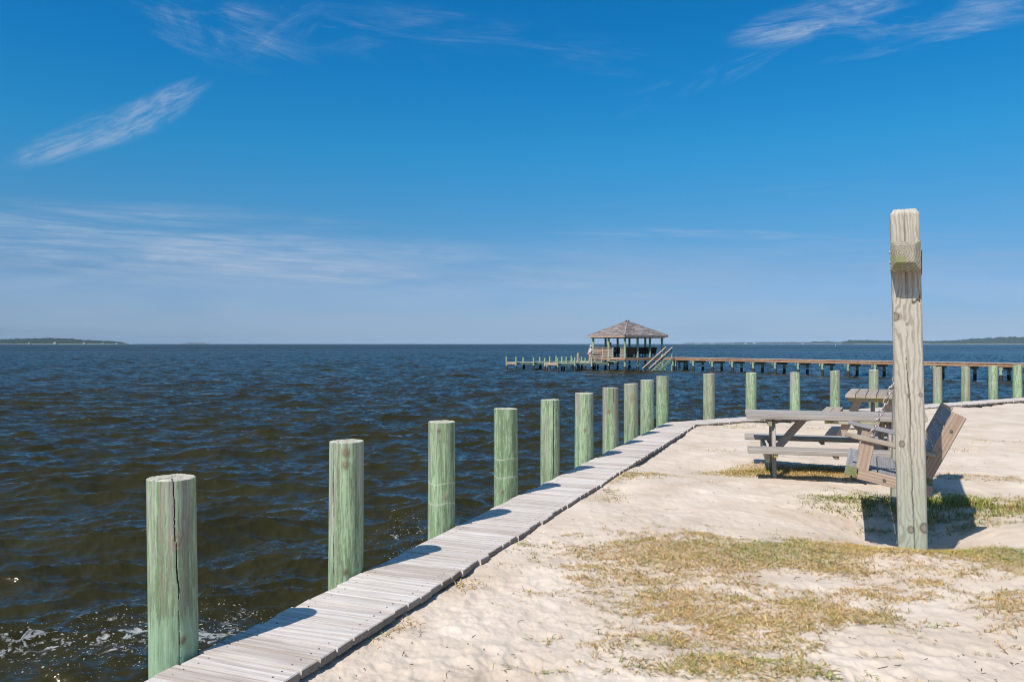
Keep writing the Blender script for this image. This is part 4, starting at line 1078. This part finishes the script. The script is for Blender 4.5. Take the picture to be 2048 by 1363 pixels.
gbench(G(2.55, GS-.35, 0), G(4.5, GS-.35, 0), (-gb[0], -gb[1], 0), 'dark brown gazebo bench at the back right of the seated person')
gbench(G(GS-.35, GS-.5, 0), G(GS-.35, .5, 0), (-ga[0], -ga[1], 0), 'long dark bench along the right side of the gazebo')
gbench(G(.25, .35, 0), G(1.75, .35, 0), (gb[0], gb[1], 0), 'dark slatted bench back beside the front corner post of the gazebo')
# stairs from the landing down into the water
st = thing('staircase', tuple(G(GS, -1.6, WATER)), 'wooden stairs with two long handrails dropping from the landing into the water', 'stairs')
T0 = np.array((15.30, 76.15)); e_ = -ga
def ST(run, off, z): p = T0+e_*run+gb*off; return Vector((p[0], p[1], z))
sl = 1.92/2.87
for off in (0, .9):
    k = MB(); k.board(ST(-.05, off, 1.13), ST(2.95, off, 1.13-3.0*sl), .14, .05); k.build('handrail', 'railwood', st)
    k = MB(); k.board(ST(0, off, .85), ST(2.9, off, .85-2.9*sl), .035, .13); k.build('mid_rail', 'railwood', st)
    k = MB(); k.board(ST(-.05, off, .00), ST(2.3, off, .00-2.35*sl), .045, .26); k.build('stair_stringer', 'green', st)
    for rn, zt2 in ((0, 1.10), (1.25, 1.10-1.25*sl), (2.75, 1.10-2.75*sl)):
        k = MB(); k.board(ST(rn, off+.05, -1.9), ST(rn, off+.05, zt2), .10, .10, up=(1, 0, 0)); k.build('newel_post', 'green', st)
for i2 in range(9):
    k = MB(); z = DZ-.19*(i2+1)+.02; k.board(ST(.14+.28*i2, .03, z), ST(.14+.28*i2, .87, z), .27, .04); k.build('tread', 'dockwood', st)
# low finger docks
LD = -.38
def dock(nx, ny, ln, wd_, label, front, rear, off0=0):
    t0 = thing('low_dock', (nx, ny, WATER), label, 'dock', 'low boat docks left of the gazebo')
    n0 = np.array((nx, ny))
    def Q(a, b_2, z): p = n0+ga*a+gb*b_2; return Vector((p[0], p[1], z))
    k = MB(); x_ = 0
    while x_ < ln: k.board(Q(x_+.07, .0, LD-.02), Q(x_+.07, wd_, LD-.02), .132, .04); x_ += .14
    k.build('deck_planks', 'dockwood', t0)
    for b_2 in (0.0, wd_): k = MB(); k.board(Q(0.03, b_2, LD-.125), Q(ln, b_2, LD-.125), .045, .16); k.build('side_board', 'green', t0)
    k = MB(); k.board(Q(-.03, -.03, LD-.11), Q(-.03, wd_+.03, LD-.11), .045, .20); k.build('end_board', 'railwood', t0)
    for a in front: twotone(Q(a, -.12, 0), LD+.50+random.uniform(-.06, .06), .085, t0)
    for a in rear: twotone(Q(a, wd_+.12, 0), LD+.52+random.uniform(-.06, .06), .085, t0)
    for a in rear: twotone(Q(a-.5, wd_/2, 0), LD-.21, .09, t0, 'support_pile')
    return t0, Q
dA, QA = dock(.346, 78.8, 9.6, 1.55, 'far low green dock with short piles, left end nearest open water', [0.0, 2.1, 4.1, 6.2, 8.2], [0.0, 2.05, 4.1, 6.2, 8.2])
dB, QB = dock(4.24, 75.2, 7.2, 1.85, 'nearer low green dock with short piles, reaching under the gazebo', [0.0, 2.05, 4.1, 6.2], [0.0, 2.05, 4.2, 6.2])
k = thing('low_dock', (*(np.array((4.24, 75.2))+ga*6.3+gb*3.5), WATER), 'low cross dock joining the two finger docks beside the gazebo', 'dock', 'low boat docks left of the gazebo')
kk_ = MB(); b_2 = 1.9
while b_2 < 5.2: kk_.board(QB(5.2, b_2+.07, LD-.02), QB(7.2, b_2+.07, LD-.02), .132, .04); b_2 += .14
kk_.build('deck_planks', 'dockwood', k)
for (a, b_2) in ((5.3, 2.4), (5.3, 4.6), (7.1, 3.4)): twotone(QB(a, b_2, 0), LD+.4, .085, k)
# bench-like low rail and steps on the near dock, old brown pile, gazebo steps
railing(QB(4.3, .25, 0), QB(5.6, .25, 0), LD, LD+.85, 4, dB)
stp_ = thing('steps', tuple(G(-.5, 1.15, LD)), 'two pink plank steps between the gazebo deck and the low dock', 'steps')
for i2, z in enumerate((DZ-.16, DZ-.32)):
    kk_ = MB(); kk_.board(G(-.38-.30*i2, .60, z), G(-.38-.30*i2, 1.72, z), .30, .05); kk_.build('tread', 'railwood', stp_)
for b_2 in (.62, 1.70):
    kk_ = MB(); kk_.board(G(-.2, b_2, DZ-.18), G(-.85, b_2, LD-.05), .045, .20); kk_.build('stair_stringer', 'green', stp_)
op = MB(); pO = QB(4.1, 1.0, 0); pO = Vector((.0829*77.5, 77.5, 0)); op.tube([(pO.x, pO.y, -2.2), (pO.x, pO.y, .48), (pO.x, pO.y, .55)], .12, 12, taper=[.13, .12, .06])
o_ = op.build('old_pile', 'swing_tan', origin=(pO.x, pO.y, WATER)); tag(o_, 'taller reddish brown pile with dark top standing among the low docks', 'mooring pile')

# ------------------------------------------------------------------ people on the pier
def skinned(name, pts, edges, rad, m_, parent=None, origin=(0, 0, 0)):
    me = bpy.data.meshes.new(name); me.from_pydata([tuple(p) for p in pts], edges, [])
    ob = link(bpy.data.objects.new(name, me)); ob.location = origin if parent is None else (0, 0, 0)
    if parent: ob.parent = parent
    md = ob.modifiers.new('skin', 'SKIN'); md.use_smooth_shade = True
    for i2, r_ in enumerate(rad):
        sv = me.skin_vertices[0].data[i2]; sv.radius = (r_ if isinstance(r_, tuple) else (r_, r_)); sv.use_root = (i2 == 0)
    md2 = ob.modifiers.new('sub', 'SUBSURF'); md2.levels = 2; md2.render_levels = 2
    me.materials.append(M[m_] if isinstance(m_, str) else m_); return ob
def person(origin, rz, joints, label, shirt, shorts, hairm, legs_clothed):
    J = joints; names = list(J.keys()); idx = {n_: i2 for i2, n_ in enumerate(names)}
    E = [('pelvis', 'waist'), ('waist', 'chest'), ('chest', 'neck'), ('neck', 'head'), ('head', 'crown')]
    RD = dict(pelvis=.13, waist=.115, chest=.13, neck=.055, head=.085, crown=.075)
    for s_2 in 'LR':
        E += [('chest', 'sho'+s_2), ('sho'+s_2, 'elb'+s_2), ('elb'+s_2, 'wri'+s_2), ('wri'+s_2, 'han'+s_2), ('pelvis', 'hip'+s_2), ('hip'+s_2, 'kne'+s_2), ('kne'+s_2, 'ank'+s_2), ('ank'+s_2, 'toe'+s_2)]
        RD.update({'sho'+s_2: .06, 'elb'+s_2: .042, 'wri'+s_2: .028, 'han'+s_2: .03, 'hip'+s_2: .09, 'kne'+s_2: .06, 'ank'+s_2: .042, 'toe'+s_2: .035})
    body = skinned('person', [J[n_] for n_ in names], [(idx[a], idx[b_2]) for a, b_2 in E], [RD[n_] for n_ in names], 'skin', None, origin)
    body.rotation_euler = (0, 0, rz); tag(body, label, 'person')
    def garment(nm, ns, ee, grow, m_):
        skinned(nm, [J[n_] for n_ in ns], [(ns.index(a), ns.index(b_2)) for a, b_2 in ee], [RD[n_]+grow for n_ in ns], m_, body)
    ns = ['waist', 'pelvis', 'chest', 'shoL', 'shoR', 'elbL', 'elbR']
    garment('shirt', ns, [('pelvis', 'waist'), ('waist', 'chest'), ('chest', 'shoL'), ('chest', 'shoR'), ('shoL', 'elbL'), ('shoR', 'elbR')], .018, shirt)
    ns = ['pelvis', 'hipL', 'hipR', 'kneL', 'kneR']+(['ankL', 'ankR'] if legs_clothed else [])
    ee = [('pelvis', 'hipL'), ('pelvis', 'hipR'), ('hipL', 'kneL'), ('hipR', 'kneR')]+([('kneL', 'ankL'), ('kneR', 'ankR')] if legs_clothed else [])
    garment('trousers' if legs_clothed else 'shorts', ns, ee, .022, shorts)
    hd = Vector(J['head']); cr = Vector(J['crown']); u_ = (cr-hd).normalized()
    k = MB(); k.tube([hd+u_*.00, hd+u_*.06, hd+u_*.12, hd+u_*.165, hd+u_*.18], .1, 12, taper=[.098, .106, .098, .06, .01])
    if hairm == 'hat': k.tube([hd+u_*.045, hd+u_*.055], .17, 16)
    h_ = k.build('hat' if hairm == 'hat' else 'hair', hairm, None, smooth=True); h_.parent = body
    return body
stand = dict(pelvis=(0, 0, .92), waist=(.01, 0, 1.05), chest=(.05, 0, 1.26), neck=(.10, 0, 1.42), head=(.13, 0, 1.53), crown=(.14, 0, 1.60),
 shoL=(.05, .19, 1.33), elbL=(.18, .24, 1.10), wriL=(.38, .20, 1.08), hanL=(.46, .19, 1.09), shoR=(.05, -.19, 1.33), elbR=(.15, -.24, 1.09), wriR=(.36, -.18, 1.06), hanR=(.44, -.17, 1.07),
 hipL=(0, .10, .86), kneL=(.05, .12, .48), ankL=(-.02, .12, .07), toeL=(.14, .13, .03), hipR=(0, -.10, .86), kneR=(-.03, -.12, .47), ankR=(-.12, -.12, .07), toeR=(.04, -.13, .03))
pS = np.array((.0975*78.9, 78.9))
person((pS[0], pS[1], LD+.005), R(25), stand, 'person in white shirt, pale hat and pink shorts standing at the left gazebo corner', 'shirt_white', 'shorts_pink', 'hat', False)
sit = dict(pelvis=(0, 0, .57), waist=(-.03, 0, .74), chest=(-.03, 0, .99), neck=(0, 0, 1.17), head=(.03, 0, 1.28), crown=(.04, 0, 1.36),
 shoL=(-.02, .20, 1.07), elbL=(.08, .25, .80), wriL=(.28, .18, .70), hanL=(.35, .15, .70), shoR=(-.02, -.20, 1.07), elbR=(.08, -.25, .80), wriR=(.28, -.18, .70), hanR=(.35, -.15, .70),
 hipL=(.06, .11, .52), kneL=(.46, .13, .52), ankL=(.46, .13, .08), toeL=(.60, .14, .04), hipR=(.06, -.11, .52), kneR=(.46, -.13, .52), ankR=(.48, -.14, .08), toeR=(.62, -.15, .04))
pB = G(1.75, GS-.58, DZ+.02)
person(tuple(pB), math.atan2(-gb[1], -gb[0]), sit, 'person in navy blue seated on the gazebo bench', 'navy', 'navy', 'hair', True)

# ------------------------------------------------------------------ far shores
def leafmat(name, c1_, c2_, sc):
    m, t, b, _ = mat(name); tc = t.node('ShaderNodeTexCoord').outputs['Object']
    n_ = t.noise(t.mapping(tc, scale=(1, 1, 1.6)), sc, 4, .7)
    t.l.new(t.mix(t.smooth(n_, .35, .65), c1_, c2_), b.inputs['Base Color']); b.inputs['Roughness'].default_value = .9
    b.inputs['Specular IOR Level'].default_value = .1; return m
LM = leafmat('far woodland', (.012, .026, .020), (.034, .052, .032), .07)
BM = plain('far beach strip', (.55, .50, .42), .9, 0, .02, .2)
def shore(px0, px1, D, prof, depth, name_seed, step, label):
    """wooded shore at distance D; prof = [(photo x, tree-top height in m above water)]"""
    x0 = (px0-1024)/F*D; x1 = (px1-1024)/F*D; nx = int((x1-x0)/step); ny = 16
    xs = np.linspace(x0, x1, nx); ys = np.linspace(0, depth, ny)
    Xg, Yg = np.meshgrid(xs, ys); hp = np.interp(Xg/D*F+1024, [p[0] for p in prof], [p[1] for p in prof])
    g = np.random.default_rng(name_seed); crown = g.uniform(.66, 1.22, (ny, nx)); crown = (crown+np.roll(crown, 1, 1))/2
    big = 1+.10*FA(Xg/900+name_seed*.1, Yg/900)
    Zg = hp*crown*big*np.minimum(1, .72+Yg/depth*.6); Zg[0] = 0; Zg[-1] = 0; Yg[1] = 2
    Xg += g.uniform(-.4, .4, Xg.shape)*step; Zg[:, 0] *= .2; Zg[:, -1] *= .2
    V_ = np.stack([Xg, D+12+Yg, WATER+.9+Zg], -1).reshape(-1, 3)
    i_ = (np.arange(ny-1)[:, None]*nx+np.arange(nx-1)[None, :]); qd = np.stack([i_, i_+1, i_+1+nx, i_+nx], -1).reshape(-1, 4)
    me = np_mesh('woodland', V_, qd); me.materials.append(LM); o = link(bpy.data.objects.new('woodland', me)); o['kind'] = 'stuff'; o['label'] = label; o['category'] = 'woodland'
    # low ground with a strip of beach
    n2 = 60; xs = np.linspace(x0-20, x1+15, n2); V_ = []
    for (yy, zz) in ((0, -1.0), (4, .5), (14, 1.3), (depth+30, 1.6), (depth+60, -1.0)):
        for k_, x_ in enumerate(xs): V_.append((x_, D+yy+6*float(FA(x_/700, .3+yy*.0)), WATER+(zz if 0 < k_ < n2-1 else min(zz, -.2))))
    i_ = (np.arange(4)[:, None]*n2+np.arange(n2-1)[None, :]); qd = np.stack([i_, i_+1, i_+1+n2, i_+n2], -1).reshape(-1, 4)
    me = np_mesh('far_shore', V_, qd); me.materials.append(BM); o = link(bpy.data.objects.new('far_shore', me)); o['kind'] = 'structure'
shore(-260, 226, 4000, [(-260, 26), (0, 23.5), (110, 25), (150, 20.5), (195, 16), (213, 10), (226, 3)], 170, 3, 5.0, 'dark wooded shore on the left horizon')
shore(355, 412, 8200, [(355, 2), (375, 9), (390, 7), (400, 10), (412, 3)], 120, 4, 8.0, 'faint low wooded spit on the horizon at left')
shore(1710, 2400, 4300, [(1710, 13), (1722, 18), (1780, 17), (1850, 20), (1880, 17), (1930, 21), (1960, 27), (1990, 31), (2048, 31), (2400, 34)], 170, 5, 5.0, 'green wooded shore on the right horizon')
shore(1480, 1700, 6600, [(1480, 12), (1530, 15), (1600, 17), (1630, 14), (1640, 20), (1655, 15), (1665, 21), (1675, 14), (1700, 14)], 170, 6, 7.0, 'bluish distant wooded shore right of the gazebo')
shore(1368, 1482, 8000, [(1368, 4), (1380, 8), (1430, 11), (1482, 14)], 120, 7, 8.0, 'thin far shore just right of the gazebo')
def house(px, D, wdt, hgt, label, z0=1.0):
    x_ = (px-1024)/F*D; o0 = (x_, D+8, WATER+z0); t0 = thing('house', o0, label, 'house', 'tiny white houses on the far shores')
    k = MB(); k.board((x_-wdt/2, D+12, WATER+z0+hgt*.35), (x_+wdt/2, D+12, WATER+z0+hgt*.35), 9, hgt*.7, bev=.01); k.build('wall', 'white', t0)
    k = MB(); y0 = D+7; a = WATER+z0+hgt*.7
    vs = [(x_-wdt/2-.5, y0, a), (x_+wdt/2+.5, y0, a), (x_+wdt/2+.5, y0+10, a), (x_-wdt/2-.5, y0+10, a), (x_-wdt/2, y0+5, a+hgt*.3), (x_+wdt/2, y0+5, a+hgt*.3)]
    k.add(vs, [(0, 1, 5, 4), (2, 3, 4, 5), (0, 4, 3), (1, 2, 5), (3, 2, 1, 0)], [(0, 0, 0)]*6, .5); k.build('roof', 'houseroof', t0)
    for sx in (-.25, .25):
        k = MB(); k.board((x_+sx*wdt-1, D+7.44, a-hgt*.3), (x_+sx*wdt+1, D+7.44, a-hgt*.3), .1, 1.6, bev=.01); k.build('window', 'under', t0)
house(56, 3990, 8, 8, 'pale house among trees, leftmost on the left shore', 2)
house(107, 3985, 12, 11, 'largest white house below the highest part of the left wooded shore')
house(166, 3985, 8, 10, 'white house with reddish ground, right of the middle of the left shore', 1)
house(203, 3985, 11, 6, 'low pale house near the tapering end of the left shore')
house(231, 3985, 9, 7, 'small bright white house at the tip of the left shore')
house(1397, 7980, 60, 8, 'long low white building on the thin far shore, nearest the gazebo')
house(1425, 7980, 55, 8, 'long low white building on the thin far shore, right of a similar one')
house(1492, 6580, 20, 11, 'small white house on the bluish far shore, left one of two')
house(1510, 6580, 24, 13, 'white house on the bluish far shore, right one of two')
house(1607, 6580, 18, 8, 'pale house at the dark clump of the bluish far shore')
wt_x = (1637-1024)/F*6640
wt_ = thing('water_tower', (wt_x, 6640, WATER), 'tiny white water tower rising over the distant right shore trees', 'water tower')
k = MB(); k.tube([(wt_x, 6640, 23), (wt_x, 6640, 25), (wt_x, 6640, 29), (wt_x, 6640, 31)], 6, 14, taper=[3, 8, 8, 3]); k.build('tank', 'white', wt_)
k = MB(); k.tube([(wt_x, 6640, WATER), (wt_x, 6640, 23)], 1.5, 8); k.build('stem', 'white', wt_)
cm_x = (1671.5-1024)/F*850
cm = thing('channel_marker', (cm_x, 850, WATER), 'white channel marker pole standing in the water right of the gazebo', 'channel marker')
k = MB(); k.tube([(cm_x, 850, -3), (cm_x, 850, 1.2)], .28, 8); k.build('pole', 'white', cm)
k = MB(); k.board((cm_x-.3, 849.6, .6), (cm_x+.3, 849.6, .6), .05, .9); k.build('sign_board', 'white', cm)

# ------------------------------------------------------------------ haze over the bay
hz_ = MB(); X0, X1, Y0_, Y1_, Z0, Z1 = -9500, 9500, -9000, 9500, -5.0, 48.0
vs = [(X0, Y0_, Z0), (X1, Y0_, Z0), (X1, Y1_, Z0), (X0, Y1_, Z0), (X0, Y0_, Z1), (X1, Y0_, Z1), (X1, Y1_, Z1), (X0, Y1_, Z1)]
me = bpy.data.meshes.new('haze'); me.from_pydata(vs, [], [(3, 2, 1, 0), (4, 5, 6, 7), (0, 1, 5, 4), (1, 2, 6, 5), (2, 3, 7, 6), (3, 0, 4, 7)]); me.update()
hm = bpy.data.materials.new('bay haze'); hm.use_nodes = True; t = NT(hm.node_tree); out = t.node('ShaderNodeOutputMaterial')
pv = t.node('ShaderNodeVolumePrincipled'); pv.inputs['Density'].default_value = 4.0e-5; pv.inputs['Color'].default_value = (.60, .80, 1.0, 1)
pv.inputs['Anisotropy'].default_value = -.4
t.l.new(pv.outputs[0], out.inputs['Volume']); me.materials.append(hm)
o = link(bpy.data.objects.new('haze', me)); o['kind'] = 'stuff'; o['label'] = 'thin bluish haze over the bay'; o['category'] = 'haze'
